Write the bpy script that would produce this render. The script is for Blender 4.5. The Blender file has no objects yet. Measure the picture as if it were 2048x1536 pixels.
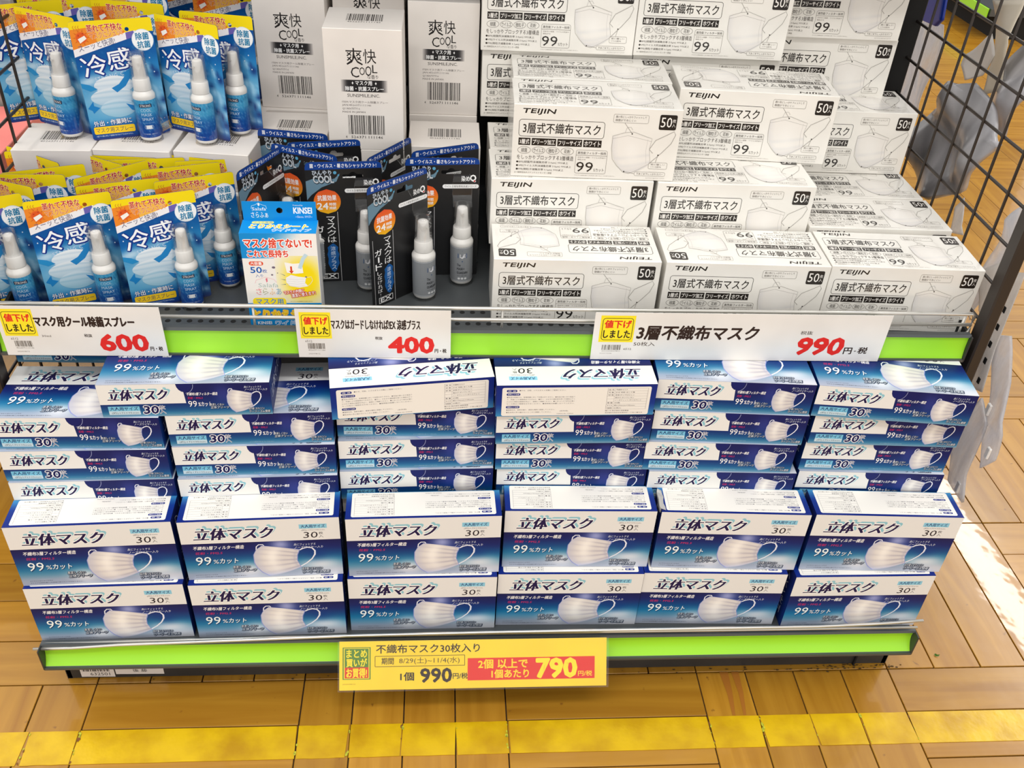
import bpy, bmesh, math, random
import numpy as np
from mathutils import Vector, Matrix
random.seed(7)
PI = math.pi
SC = bpy.context.scene
COL = SC.collection

# ------------------------------------------------------------------ camera, world, lights, exposure
cam_d = bpy.data.cameras.new('camera')
cam = bpy.data.objects.new('camera', cam_d)
COL.objects.link(cam)
CP = Vector((-0.0774455, -0.81588418, 1.04871353))
pitch, yaw_c, roll_c = 0.6416822, -0.09750837, 0.06371908
fv = Vector((0, math.cos(pitch), -math.sin(pitch)))
uv_ = Vector((0, math.sin(pitch), math.cos(pitch)))
rv = Vector((1, 0, 0))
Rz = Matrix.Rotation(yaw_c, 3, 'Z')
fv, uv_, rv = Rz @ fv, Rz @ uv_, Rz @ rv
r2 = math.cos(roll_c) * rv + math.sin(roll_c) * uv_
u2 = -math.sin(roll_c) * rv + math.cos(roll_c) * uv_
M = Matrix((r2, u2, -fv)).transposed().to_4x4()
M.translation = CP
cam.matrix_world = M
cam_d.sensor_width = 36.0
cam_d.lens = 36.0 * 1875.2374 / 2048.0
cam_d.clip_start = 0.01
SC.camera = cam

w = bpy.data.worlds.new('store_ambience')
w.use_nodes = True
w.node_tree.nodes['Background'].inputs[0].default_value = (1.0, 0.97, 0.93, 1)
w.node_tree.nodes['Background'].inputs[1].default_value = 0.92
SC.world = w

def area(name, loc, rot, sx, sy, power, col=(1, 1, 1)):
    d = bpy.data.lights.new(name, 'AREA')
    d.shape = 'RECTANGLE'; d.size = sx; d.size_y = sy; d.energy = power; d.color = col
    o = bpy.data.objects.new(name, d); COL.objects.link(o)
    o.location = loc; o.rotation_euler = rot
    return o
area('ceiling_tube_front', (-0.3, -1.0, 2.7), (0, 0, 0), 2.4, 0.25, 31, (1.0, 0.98, 0.95))
area('ceiling_tube_right', (3.1, 2.2, 2.7), (0, 0, 0), 0.16, 2.6, 32, (1.0, 0.98, 0.95))
area('ceiling_tube_left', (-2.6, 0.6, 2.7), (0, 0, 0), 0.25, 2.4, 22, (1.0, 0.98, 0.95))
SC.view_settings.view_transform = 'Standard'
SC.view_settings.look = 'None'
SC.view_settings.gamma = 1.0
SC.view_settings.use_curve_mapping = False
SC.view_settings.exposure = 0.24

# ------------------------------------------------------------------ colours and materials
def lin(c):
    return tuple(((v / 255) / 12.92 if v / 255 <= .04045 else ((v / 255 + .055) / 1.055) ** 2.4) for v in c[:3])
def mat(name, rgb=None, rough=.5, metal=0, coat=0, spec=.5, attr=False, bump=None, mottle=None):
    m = bpy.data.materials.new(name); m.use_nodes = True
    nt = m.node_tree; b = nt.nodes['Principled BSDF']
    b.inputs['Roughness'].default_value = rough
    b.inputs['Metallic'].default_value = metal
    b.inputs['Coat Weight'].default_value = coat
    b.inputs['Coat Roughness'].default_value = .08
    b.inputs['Specular IOR Level'].default_value = spec
    if attr:
        a = nt.nodes.new('ShaderNodeVertexColor'); a.layer_name = 'Col'
        nt.links.new(a.outputs[0], b.inputs['Base Color'])
    else:
        c = lin(rgb) + (1,)
        b.inputs['Base Color'].default_value = c
        tc = nt.nodes.new('ShaderNodeTexCoord'); n = nt.nodes.new('ShaderNodeTexNoise')
        n.inputs['Scale'].default_value = (mottle or (14, .06))[0]
        nt.links.new(tc.outputs['Object'], n.inputs['Vector'])
        r = nt.nodes.new('ShaderNodeValToRGB'); k = (mottle or (14, .06))[1]
        r.color_ramp.elements[0].position = .3; r.color_ramp.elements[1].position = .7
        r.color_ramp.elements[0].color = tuple(v * (1 - k) for v in c[:3]) + (1,)
        r.color_ramp.elements[1].color = tuple(min(1, v * (1 + k)) for v in c[:3]) + (1,)
        nt.links.new(n.outputs[0], r.inputs[0]); nt.links.new(r.outputs[0], b.inputs['Base Color'])
    if bump:
        tc = nt.nodes.new('ShaderNodeTexCoord'); n = nt.nodes.new('ShaderNodeTexNoise'); bp = nt.nodes.new('ShaderNodeBump')
        n.inputs['Scale'].default_value = bump[0]; bp.inputs['Strength'].default_value = bump[1]; bp.inputs['Distance'].default_value = bump[2]
        nt.links.new(tc.outputs['Object'], n.inputs['Vector']); nt.links.new(n.outputs[0], bp.inputs['Height'])
        nt.links.new(bp.outputs[0], b.inputs['Normal'])
    return m
def clear_mat(name, tint=(1, 1, 1), gloss=.1, rough=.06, haze=0.0, hz=(200, 205, 210)):
    m = bpy.data.materials.new(name); m.use_nodes = True; nt = m.node_tree; nt.nodes.clear()
    out = nt.nodes.new('ShaderNodeOutputMaterial'); t = nt.nodes.new('ShaderNodeBsdfTransparent'); t.inputs[0].default_value = tint + (1,)
    g = nt.nodes.new('ShaderNodeBsdfGlossy'); g.inputs['Roughness'].default_value = rough
    fr = nt.nodes.new('ShaderNodeLayerWeight'); fr.inputs[0].default_value = .25
    mx = nt.nodes.new('ShaderNodeMixShader'); ma = nt.nodes.new('ShaderNodeMath'); ma.operation = 'MULTIPLY_ADD'
    ma.inputs[1].default_value = .3; ma.inputs[2].default_value = gloss; ma.use_clamp = True
    nt.links.new(fr.outputs['Fresnel'], ma.inputs[0]); nt.links.new(ma.outputs[0], mx.inputs[0])
    nt.links.new(t.outputs[0], mx.inputs[1]); nt.links.new(g.outputs[0], mx.inputs[2])
    last = mx
    if haze:
        d = nt.nodes.new('ShaderNodeBsdfTranslucent'); d.inputs[0].default_value = lin(hz) + (1,)
        d2 = nt.nodes.new('ShaderNodeBsdfDiffuse'); d2.inputs[0].default_value = lin(hz) + (1,)
        a = nt.nodes.new('ShaderNodeMixShader'); a.inputs[0].default_value = .5
        nt.links.new(d.outputs[0], a.inputs[1]); nt.links.new(d2.outputs[0], a.inputs[2])
        m2 = nt.nodes.new('ShaderNodeMixShader'); tc = nt.nodes.new('ShaderNodeTexCoord'); mp = nt.nodes.new('ShaderNodeMapping'); mp.inputs['Scale'].default_value = (1, 2.2, .6); mp.inputs['Rotation'].default_value = (.35, 0, 0)
        nz = nt.nodes.new('ShaderNodeTexNoise'); nz.inputs['Scale'].default_value = 26; nz.inputs['Detail'].default_value = 4; mr = nt.nodes.new('ShaderNodeMapRange')
        mr.inputs['From Min'].default_value = .32; mr.inputs['From Max'].default_value = .68; mr.inputs['To Min'].default_value = haze - .32; mr.inputs['To Max'].default_value = min(.98, haze + .25)
        nt.links.new(tc.outputs['Object'], mp.inputs[0]); nt.links.new(mp.outputs[0], nz.inputs['Vector']); nt.links.new(nz.outputs[0], mr.inputs[0]); nt.links.new(mr.outputs[0], m2.inputs[0])
        nt.links.new(mx.outputs[0], m2.inputs[1]); nt.links.new(a.outputs[0], m2.inputs[2]); last = m2
    nt.links.new(last.outputs[0], out.inputs[0])
    return m
INK = mat('printed_ink', attr=True, rough=.42, spec=.22)
INKF = mat('printed_ink_under_film', attr=True, rough=.3, spec=.5, coat=.35)
INKM = mat('printed_ink_matte', attr=True, rough=.6, spec=.3)
CART = mat('coated_carton', (238, 236, 232), .4)
CARTF = mat('film_wrapped_carton', (238, 235, 228), .35, coat=.5, bump=(30, .15, .002))
NAVYC = mat('navy_carton', (12, 26, 92), .35)
PLAIN = mat('plain_white_carton', (228, 222, 216), .55)
BLACKC = mat('black_card', (24, 24, 26), .35)
METAL = mat('painted_shelf_metal', (84, 88, 90), .38, .35, bump=(900, .15, .0003))
DARKM = mat('dark_base_metal', (62, 62, 62), .45, .3, mottle=(9, .25))
CHROME = mat('chrome_wire', (214, 212, 206), .3, .8)
LIME = mat('lime_price_strip', (158, 226, 48), .3, mottle=(6, .03))
WIRE = mat('dark_brown_wire_paint', (52, 45, 40), .4, .2)
BACKM = mat('back_panel_paint', (70, 68, 66), .6)
HOLE = mat('punched_hole_black', (8, 8, 8), .8)
WHITEP = mat('white_plastic', (236, 234, 230), .25, bump=(500, .08, .0003))
GLUE = mat('black_rubber', (20, 20, 20), .5)
CLEAR = clear_mat('clear_blister_plastic', gloss=.035)
CAPM = clear_mat('clear_cap_plastic', gloss=.12, rough=.04)
FOLDER = clear_mat('clear_sign_sleeve', gloss=.03, rough=.05)
MILK = clear_mat('milky_bag_plastic', gloss=.08, rough=.25, haze=.66, hz=(222, 223, 228))
MILKW = clear_mat('white_bag_plastic', gloss=.08, rough=.3, haze=.85, hz=(226, 224, 222))
GREYB = mat('grey_bag_plastic', (150, 149, 153), .3, coat=.3, mottle=(16, .55))
for _m in (GREYB,):
    _mp = _m.node_tree.nodes.new('ShaderNodeMapping'); _mp.inputs['Scale'].default_value = (1, 1.6, .45); _mp.inputs['Rotation'].default_value = (.5, 0, 0)
    _t = [n for n in _m.node_tree.nodes if n.type == 'TEX_NOISE'][0]; _c = [n for n in _m.node_tree.nodes if n.type == 'TEX_COORD'][0]
    _m.node_tree.links.new(_c.outputs['Object'], _mp.inputs[0]); _m.node_tree.links.new(_mp.outputs[0], _t.inputs['Vector'])

# ------------------------------------------------------------------ object helpers
def link(o, parent=None):
    COL.objects.link(o)
    if parent is not None: o.parent = parent
    return o
def bm_obj(name, bm, m, parent=None, smooth=False):
    me = bpy.data.meshes.new(name); bm.to_mesh(me); bm.free()
    if smooth: me.polygons.foreach_set('use_smooth', [True] * len(me.polygons))
    for q in (m if isinstance(m, (list, tuple)) else [m]): me.materials.append(q)
    return link(bpy.data.objects.new(name, me), parent)
def empty(name, loc=(0, 0, 0), rz=0):
    o = bpy.data.objects.new(name, None); o.empty_display_size = .05
    COL.objects.link(o); o.location = loc; o.rotation_euler = (0, 0, rz)
    return o
def tag(o, label, cat, group=None, kind=None):
    o['label'] = label; o['category'] = cat
    if group: o['group'] = group
    if kind: o['kind'] = kind
    return o
def copy_tree(o, parent=None):
    kids = list(o.children)
    c = o.copy(); COL.objects.link(c); c.parent = parent
    for k in kids: copy_tree(k, c)
    return c
def add_box(bm, lo, hi, bev=0, mi=0):
    x0, y0, z0 = lo; x1, y1, z1 = hi
    g = bmesh.ops.create_cube(bm, size=1)
    for v in g['verts']:
        v.co = Vector(((x0 + x1) / 2 + v.co.x * (x1 - x0), (y0 + y1) / 2 + v.co.y * (y1 - y0), (z0 + z1) / 2 + v.co.z * (z1 - z0)))
    fs = set(f for v in g['verts'] for f in v.link_faces)
    for f in fs: f.material_index = mi
    if bev:
        es = list({e for v in g['verts'] for e in v.link_edges})
        bmesh.ops.bevel(bm, geom=es, offset=bev, segments=1, affect='EDGES')
def add_tube(bm, pts, r, n=8, closed=False):
    pts = [Vector(p) for p in pts]; rings = []
    N = len(pts)
    for i, p in enumerate(pts):
        a = pts[(i - 1) % N] if (closed or i > 0) else p
        b = pts[(i + 1) % N] if (closed or i < N - 1) else p
        t = (b - a).normalized()
        s = t.cross(Vector((0, 0, 1)))
        if s.length < .05: s = t.cross(Vector((0, 1, 0)))
        s.normalize(); q = t.cross(s)
        rings.append([bm.verts.new(p + r * (math.cos(2 * PI * k / n) * s + math.sin(2 * PI * k / n) * q)) for k in range(n)])
    for i in range(N if closed else N - 1):
        A, B = rings[i], rings[(i + 1) % N]
        for k in range(n): bm.faces.new((A[k], A[(k + 1) % n], B[(k + 1) % n], B[k]))
    if not closed:
        bm.faces.new(rings[0][::-1]); bm.faces.new(rings[-1])
def add_lathe(bm, prof, cx=0, cy=0, n=24, a0=0, a1=2 * PI, caps=True):
    full = abs(a1 - a0 - 2 * PI) < 1e-6
    m = n if full else n + 1
    rings = [[bm.verts.new((cx + r * math.cos(a0 + (a1 - a0) * k / n), cy + r * math.sin(a0 + (a1 - a0) * k / n), z)) for k in range(m)] for r, z in prof]
    for A, B in zip(rings, rings[1:]):
        for k in range(n): bm.faces.new((A[k], A[(k + 1) % m], B[(k + 1) % m], B[k]))
    if caps and full:
        bm.faces.new(rings[0][::-1]); bm.faces.new(rings[-1])
def add_prism(bm, poly, y0, y1):
    """polygon in xz, extruded along y"""
    A = [bm.verts.new((x, y0, z)) for x, z in poly]; B = [bm.verts.new((x, y1, z)) for x, z in poly]
    bm.faces.new(A); bm.faces.new(B[::-1]); n = len(poly)
    for k in range(n): bm.faces.new((A[k], B[k], B[(k + 1) % n], A[(k + 1) % n]))

# ------------------------------------------------------------------ printing kit: flat print built as thin geometry
_tc = {}
def text_geo(s, bold, res, sp=1.0):
    key = (s, bold, res, sp)
    if key in _tc: return _tc[key]
    cu = bpy.data.curves.new('t', 'FONT'); cu.body = s; cu.size = 1; cu.resolution_u = res; cu.offset = bold; cu.space_character = sp
    o = bpy.data.objects.new('t', cu)
    me = bpy.data.meshes.new_from_object(o)
    v = np.zeros(len(me.vertices) * 3); me.vertices.foreach_get('co', v); v = v.reshape(-1, 3)[:, :2]
    f = [tuple(p.vertices) for p in me.polygons]
    bpy.data.objects.remove(o); bpy.data.curves.remove(cu); bpy.data.meshes.remove(me)
    _tc[key] = (v, f)
    return _tc[key]
def fill_geo(outer, holes=()):
    cu = bpy.data.curves.new('f', 'CURVE'); cu.dimensions = '2D'; cu.fill_mode = 'BOTH'
    for ring in [outer, *holes]:
        sp = cu.splines.new('POLY'); sp.points.add(len(ring) - 1)
        for p, q in zip(sp.points, ring): p.co = (q[0] * 10, q[1] * 10, 0, 1)
        sp.use_cyclic_u = True
    o = bpy.data.objects.new('f', cu); me = bpy.data.meshes.new_from_object(o)
    v = [(a.co.x / 10, a.co.y / 10) for a in me.vertices]; f = [tuple(p.vertices) for p in me.polygons]
    bpy.data.objects.remove(o); bpy.data.curves.remove(cu); bpy.data.meshes.remove(me)
    return v, f
def rrect(x0, y0, x1, y1, r, n=4, corners=(1, 1, 1, 1), ry=None):
    ry = ry or r; P = []
    for (cx, cy, a, on) in ((x1 - r, y1 - ry, 0, corners[0]), (x0 + r, y1 - ry, 90, corners[1]), (x0 + r, y0 + ry, 180, corners[2]), (x1 - r, y0 + ry, 270, corners[3])):
        if on:
            for k in range(n + 1):
                t = math.radians(a + 90 * k / n); P.append((cx + r * math.cos(t), cy + ry * math.sin(t)))
        else:
            t = math.radians(a + 45); P.append((cx + r * (1 if math.cos(t) > 0 else -1), cy + ry * (1 if math.sin(t) > 0 else -1)))
    return P
class Print:
    """u to the right, v DOWN, both 0..1 over a face of W x H metres"""
    def __init__(s, W, H, step=.000005):
        s.W, s.H = W, H; s.v = []; s.f = []; s.c = []; s.n = 0; s.step = step
    def put(s, pts, faces, col, vcol=False):
        s.n += 1; b = len(s.v); z = .00008 + s.n * s.step
        s.v += [(u * s.W, -v * s.H, z) for u, v in pts]
        for f in faces:
            s.f.append(tuple(b + i for i in f))
            s.c.append([lin(col[i]) for i in f] if vcol else [lin(col)] * len(f))
    def poly(s, pts, col):
        s.put(pts, [tuple(range(len(pts)))], col)
    def fill(s, outer, col, holes=()):
        v, f = fill_geo(outer, holes); s.put(v, f, col)
    def rect(s, x0, y0, x1, y1, col): s.poly([(x0, y0), (x1, y0), (x1, y1), (x0, y1)], col)
    def rr(s, x0, y0, x1, y1, r, col, **k):
        s.poly(rrect(x0, y0, x1, y1, r, ry=r * s.W / s.H, **k), col)
    def frame(s, x0, y0, x1, y1, r, t, col):
        ty = t * s.W / s.H; q = s.W / s.H
        A = rrect(x0, y0, x1, y1, r, ry=r * q); B = rrect(x0 + t, y0 + ty, x1 - t, y1 - ty, max(r - t, .001), ry=max(r - t, .001) * q)
        s.ring(A, B, col)
    def ring(s, A, B, col):
        n = len(A); s.put(A + B, [(k, (k + 1) % n, n + (k + 1) % n, n + k) for k in range(n)], col)
    def ell(s, cx, cy, rx, ry, col, n=20): s.poly([(cx + rx * math.cos(2 * PI * k / n), cy + ry * math.sin(2 * PI * k / n)) for k in range(n)], col)
    def ering(s, cx, cy, rx, ry, t, col, n=20):
        q = s.W / s.H
        s.ring([(cx + rx * math.cos(2 * PI * k / n), cy + ry * math.sin(2 * PI * k / n)) for k in range(n)],
               [(cx + (rx - t) * math.cos(2 * PI * k / n), cy + (ry - t * q) * math.sin(2 * PI * k / n)) for k in range(n)], col)
    def line(s, pts, t, col):
        q = s.W / s.H; P = [Vector((x, y / q)) for x, y in pts]; L = []; Rr = []
        for i, p in enumerate(P):
            d = (P[min(i + 1, len(P) - 1)] - P[max(i - 1, 0)]); d.normalize(); nn = Vector((-d.y, d.x)) * t / 2
            L.append((p.x + nn.x, (p.y + nn.y) * q)); Rr.append((p.x - nn.x, (p.y - nn.y) * q))
        m = len(P); s.put(L + Rr, [(k, k + 1, m + k + 1, m + k) for k in range(m - 1)], col)
    def text(s, t, x0, y0, x1, y1, col, bold=0, shear=0, rot=0, halo=(), res=2, mincho=0, sp=1.0):
        v, f = text_geo(t, 0, res, sp); lo, hi = v.min(0), v.max(0); ext = hi - lo
        ext[ext < 1e-6] = 1
        def place(g, dx=0, dy=0):
            a = (g - lo) / ext
            X = x0 + a[:, 0] * (x1 - x0) + shear * (a[:, 1] - .5) * (y1 - y0) * s.H / s.W + dx; Y = y1 - a[:, 1] * (y1 - y0) + dy
            if rot:
                cx, cy = (x0 + x1) / 2, (y0 + y1) / 2; q = s.W / s.H
                c_, s_ = math.cos(math.radians(rot)), math.sin(math.radians(rot))
                px, py = X - cx, (Y - cy) / q
                X = cx + px * c_ + py * s_; Y = cy + (-px * s_ + py * c_) * q
            return list(zip(X.tolist(), Y.tolist()))
        hx = (y1 - y0) * s.H / s.W; hy = (y1 - y0)
        def stamp(k, c, dx, dy, n):
            P_, F_ = [], []
            for i in range(n):
                t_ = 2 * PI * i / n; q = len(P_)
                P_ += place(v, dx + k * hx * math.cos(t_), dy + k * hy * math.sin(t_)); F_ += [tuple(q + j for j in g) for g in f]
            s.put(P_, F_, c)
            # stacked copies must not share one plane
            m_ = len(v)
            for i in range(n):
                for j in range(m_):
                    X_, Y_, Z_ = s.v[-n * m_ + i * m_ + j]; s.v[-n * m_ + i * m_ + j] = (X_, Y_, Z_ - s.step * .8 * i / n)
        small = hy * s.H < .004
        for (off, hc, dx, dy) in halo: stamp(off * 1.25, hc, dx, dy, 4 if small else 8)
        if mincho:
            P_, F_ = [], []
            for i, dx in enumerate((-1, -.33, .33, 1)):
                q = len(P_); P_ += place(v, dx * mincho * hx, 0); F_ += [tuple(q + j for j in g) for g in f]
            s.put(P_, F_, col); m_ = len(v)
            for i in range(4):
                for j in range(m_):
                    X_, Y_, Z_ = s.v[-4 * m_ + i * m_ + j]; s.v[-4 * m_ + i * m_ + j] = (X_, Y_, Z_ - s.step * .2 * i)
        elif bold >= .012: stamp(bold * .9, col, 0, 0, 4 if (small or bold < .03) else (16 if bold > .06 else 8))
        else: s.put(place(v), f, col)
    def vtext(s, t, x0, y0, x1, y1, col, **k):
        n = len(t); h = (y1 - y0) / n
        for i, ch in enumerate(t):
            if ch in 'ー': s.rect((x0 + x1) / 2 - .012, y0 + i * h + h * .1, (x0 + x1) / 2 + .012, y0 + (i + 1) * h - h * .1, col)
            elif ch in '!！': s.text('!', (x0 * .55 + x1 * .45), y0 + i * h + .1 * h, (x0 * .45 + x1 * .55) , y0 + (i + .9) * h, col, **k)
            else: s.text(ch, x0, y0 + i * h + .06 * h, x1, y0 + (i + 1) * h - .06 * h, col, **k)
    def grid(s, fn, x0, y0, x1, y1, nx, ny, warp=None):
        us = np.linspace(0, 1, nx + 1); vs = np.linspace(0, 1, ny + 1); A, B = np.meshgrid(us, vs)
        colr = fn(A.ravel(), B.ravel())
        if warp: P = warp(A.ravel(), B.ravel())
        else: P = (x0 + A.ravel() * (x1 - x0), y0 + B.ravel() * (y1 - y0))
        faces = [(j * (nx + 1) + i, j * (nx + 1) + i + 1, (j + 1) * (nx + 1) + i + 1, (j + 1) * (nx + 1) + i) for j in range(ny) for i in range(nx)]
        s.put(list(zip(P[0].tolist(), P[1].tolist())), faces, np.clip(colr, 0, 255), vcol=True)
    def bars(s, x0, y0, x1, y1, col, seed=3, n=30):
        rn = random.Random(seed); x = x0; ws = [rn.choice((1, 1, 2, 3)) for _ in range(n * 2)]; tot = sum(ws)
        pts = []; fs = []
        for i, q in enumerate(ws):
            d = (x1 - x0) * q / tot
            if i % 2 == 0:
                b = len(pts); pts += [(x, y0), (x + d, y0), (x + d, y1), (x, y1)]; fs.append((b, b + 1, b + 2, b + 3))
            x += d
        s.put(pts, fs, col)
    def mesh(s, name):
        me = bpy.data.meshes.new(name)
        me.from_pydata(s.v, [], [f[::-1] if False else f for f in s.f])
        ca = me.color_attributes.new('Col', 'FLOAT_COLOR', 'CORNER')
        arr = np.ones((len(me.loops), 4), dtype=np.float32)
        arr[:, :3] = np.array([c for fc in s.c for c in fc], dtype=np.float32).reshape(-1, 3)
        ca.data.foreach_set('color', arr.ravel())
        return me
    def obj(s, name, m, parent, origin, ux, vy):
        """origin = top-left corner of the face, ux = right, vy = up (unit vectors)"""
        me = s.mesh(name); me.materials.append(m)
        X = Vector(ux); Y = Vector(vy); Z = X.cross(Y)
        T = Matrix((X, Y, Z)).transposed().to_4x4(); T.translation = Vector(origin)
        me.transform(T)
        me.update()
        return link(bpy.data.objects.new(name, me), parent)
def ramp(t, stops):
    xs = [a for a, _ in stops]; cs = np.array([c for _, c in stops], float)
    return np.stack([np.interp(t, xs, cs[:, k]) for k in range(3)], -1)
def blob(a, b, cx, cy, rx, ry, p=1.0):
    return np.exp(-p * (((a - cx) / rx) ** 2 + ((b - cy) / ry) ** 2))
def mix(c, col, k): return c * (1 - k[:, None]) + np.array(col, float) * k[:, None]

# printed picture of a pleated face mask with its ear loops; corners given in face units
def mask_picture(P, x0, y0, x1, y1, tone=1.0, lw=.007):
    W, H = x1 - x0, y1 - y0
    X = lambda a: x0 + a * W
    Y = lambda b: y0 + b * H
    loopR = [(X(.745 + .0 + .255 * math.sin(t) * (1 if t < 2 else 1)), Y(.40 - .18 * math.cos(t) + .12 * t / PI)) for t in [k * PI / 10 for k in range(11)]]
    P.line([(X(.75), Y(.21)), (X(.80), Y(.165)), (X(.88), Y(.13)), (X(.95), Y(.16)), (X(.99), Y(.25)), (X(.985), Y(.36)), (X(.93), Y(.50)), (X(.84), Y(.63)), (X(.73), Y(.74))], lw * 1.3, (214, 222, 244))
    P.line([(X(.76), Y(.21)), (X(.80), Y(.17)), (X(.88), Y(.14)), (X(.945), Y(.165)), (X(.98), Y(.25)), (X(.975), Y(.36)), (X(.93), Y(.49)), (X(.84), Y(.62)), (X(.73), Y(.73))], lw * .7, (246, 246, 250))
    P.line([(X(.08), Y(.17)), (X(.09), Y(.06)), (X(.13), Y(.0)), (X(.19), Y(.0)), (X(.21), Y(.05))], lw, (232, 236, 248))
    le = [(.0, .17, .045), (.2, .09, .14), (.4, .035, .30), (.6, .03, .55), (.75, .06, .70), (.88, .13, .86), (1, .24, .985)]
    re = [(0, .74, .205), (.3, .70, .36), (.6, .69, .53), (1, .74, .75)]
    tl = np.array(le); tr = np.array(re)
    def warp(a, b):
        lx = np.interp(b, tl[:, 0], tl[:, 1]); ly = np.interp(b, tl[:, 0], tl[:, 2])
        rx = np.interp(b, tr[:, 0], tr[:, 1]); ry = np.interp(b, tr[:, 0], tr[:, 2])
        sag = np.sin(a * PI) * (b - .3) * .06
        return X(lx + (rx - lx) * a), Y(ly + (ry - ly) * a + sag)
    def fn(a, b):
        c = np.tile(np.array([226, 222, 220.]), (len(a), 1))
        pl = np.abs(np.sin(b * PI * 5.5)) ** .6
        c = mix(c, (170, 166, 182), (1 - pl) * .8 * (.25 + .75 * a))
        c = mix(c, (186, 188, 210), np.clip((.22 - a) * 3.0, 0, .55))
        c = mix(c, (255, 253, 248), blob(a, b, .42, .4, .16, .5) * .8)
        c = mix(c, (178, 176, 196), blob(a, b, .95, .5, .05, .8) * .55)
        c = mix(c, (172, 180, 220), np.clip((b - .93) * 8, 0, .6))
        return c * tone
    halo = [(X(q[1] - .012), Y(q[2] + .012)) for q in le[::-1]] + [(X(.17), Y(.03)), (X(.75), Y(.185))] + [(X(q[1] + .012), Y(q[2] + .01)) for q in re]
    P.fill(halo, (150, 160, 216))
    P.grid(fn, 0, 0, 1, 1, 18, 22, warp)

NAVY = (22, 30, 92); PINK = (214, 40, 96); WH = (248, 248, 248); BK = (34, 26, 22)
def sky(a, b):
    c = ramp(b, [(0, (18, 24, 82)), (.2, (16, 36, 104)), (.38, (10, 72, 132)), (.55, (24, 112, 160)), (.7, (84, 144, 178)), (.84, (150, 168, 192)), (1, (172, 178, 194))])
    c = mix(c, (222, 220, 240), blob(a, b, .615, .1, .05, .12) * .95)
    c = mix(c, (90, 110, 190), blob(a, b, .615, .12, .11, .22) * .5)
    c = mix(c, (236, 238, 244), blob(a, b, .40, .78, .09, .2) * .85)
    c = mix(c, (240, 242, 248), blob(a, b, .86, .68, .13, .16) * .85)
    c = mix(c, (244, 244, 248), blob(a, b, .95, .95, .16, .2) * .6)
    c = mix(c, (10, 52, 128), blob(a, b, .84, .38, .07, .18) * .6)
    return c
def note(P, l1, l2, x0, y0, x1, y1, dark=True):
    m = (y0 + y1) / 2; fg = (236, 244, 252); bg = (20, 44, 76)
    h = [(.14, bg, .0015, .004)] if dark else []
    P.text(l1, x0 + .0, y0, x1 - (x1 - x0) * .25, m - .006, fg if dark else (214, 222, 240), shear=.15, halo=h, res=1)
    P.text(l2, x0 + .002, m + .002, x1, y1, fg if dark else (220, 228, 244), shear=.15, halo=h, res=1)
def title(P, x0, y0, x1, y1, cy=.034):
    P.text('立体マスク', x0, y0, x1, y1, (30, 22, 74), mincho=.045, shear=.22,
           halo=[(.075, (142, 198, 212), .013, -cy * .85), (.07, (246, 246, 246), .001, -.004)])
def big_face():
    P = Print(.1967, .104)
    P.rect(0, 0, 1, .375, (232, 232, 230))
    P.grid(sky, 0, .37, 1, 1, 60, 26)
    title(P, .095, .115, .575, .315)
    P.rect(.745, .10, .92, .172, (142, 204, 228)); P.text('大人用サイズ', .757, .108, .908, .164, (20, 40, 110), bold=.015, res=1)
    P.text('(約)170×95mm', .757, .186, .905, .216, (84, 84, 96), res=1)
    P.text('30', .768, .232, .858, .335, (34, 26, 40), bold=.01, shear=.1); P.text('枚', .865, .235, .893, .28, (34, 26, 40), res=1); P.text('入', .865, .29, .893, .335, (34, 26, 40), res=1)
    P.text('不織布3層フィルター構造', .068, .415, .385, .478, WH, bold=.012, shear=.2, res=1)
    P.text('花粉・PM2.5', .075, .515, .245, .56, PINK, bold=.01, shear=.15, res=1)
    P.text('99', .068, .60, .165, .745, (240, 250, 252), bold=.008, shear=.08, halo=[(.03, (12, 62, 110), .003, .008)])
    P.text('%', .178, .655, .212, .725, (238, 248, 252), shear=.1, halo=[(.03, (12, 62, 110), .002, .006)]); P.text('カット', .218, .64, .335, .73, (240, 250, 252), bold=.012, shear=.15, halo=[(.03, (12, 62, 110), .003, .007)])
    mask_picture(P, .425, .42, .835, .985)
    note(P, '息苦しくない', '立体プリーツ', .295, .775, .44, .885)
    note(P, '耳が痛くなりにくい', 'ウーリーゴム使用', .735, .85, .91, .965)
    note(P, '鼻にフィットする', 'ノーズワイヤー入り', .70, .42, .885, .515, dark=False)
    P.text('※イラストはイメージです', .05, .912, .19, .93, (92, 96, 110), res=1)
    P.text('※マスクは感染(侵入)を完全に防ぐものではありません。', .05, .948, .375, .968, (92, 96, 110), res=1)
    return P
def sky2(a, b):
    c = ramp(b, [(0, (20, 26, 88)), (.35, (14, 28, 92)), (.62, (12, 48, 112)), (.82, (20, 88, 142)), (.93, (66, 136, 172)), (1, (120, 160, 186))])
    c = mix(c, (70, 80, 170), blob(a, b, .72, .35, .05, .3) * .5)
    return c
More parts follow.
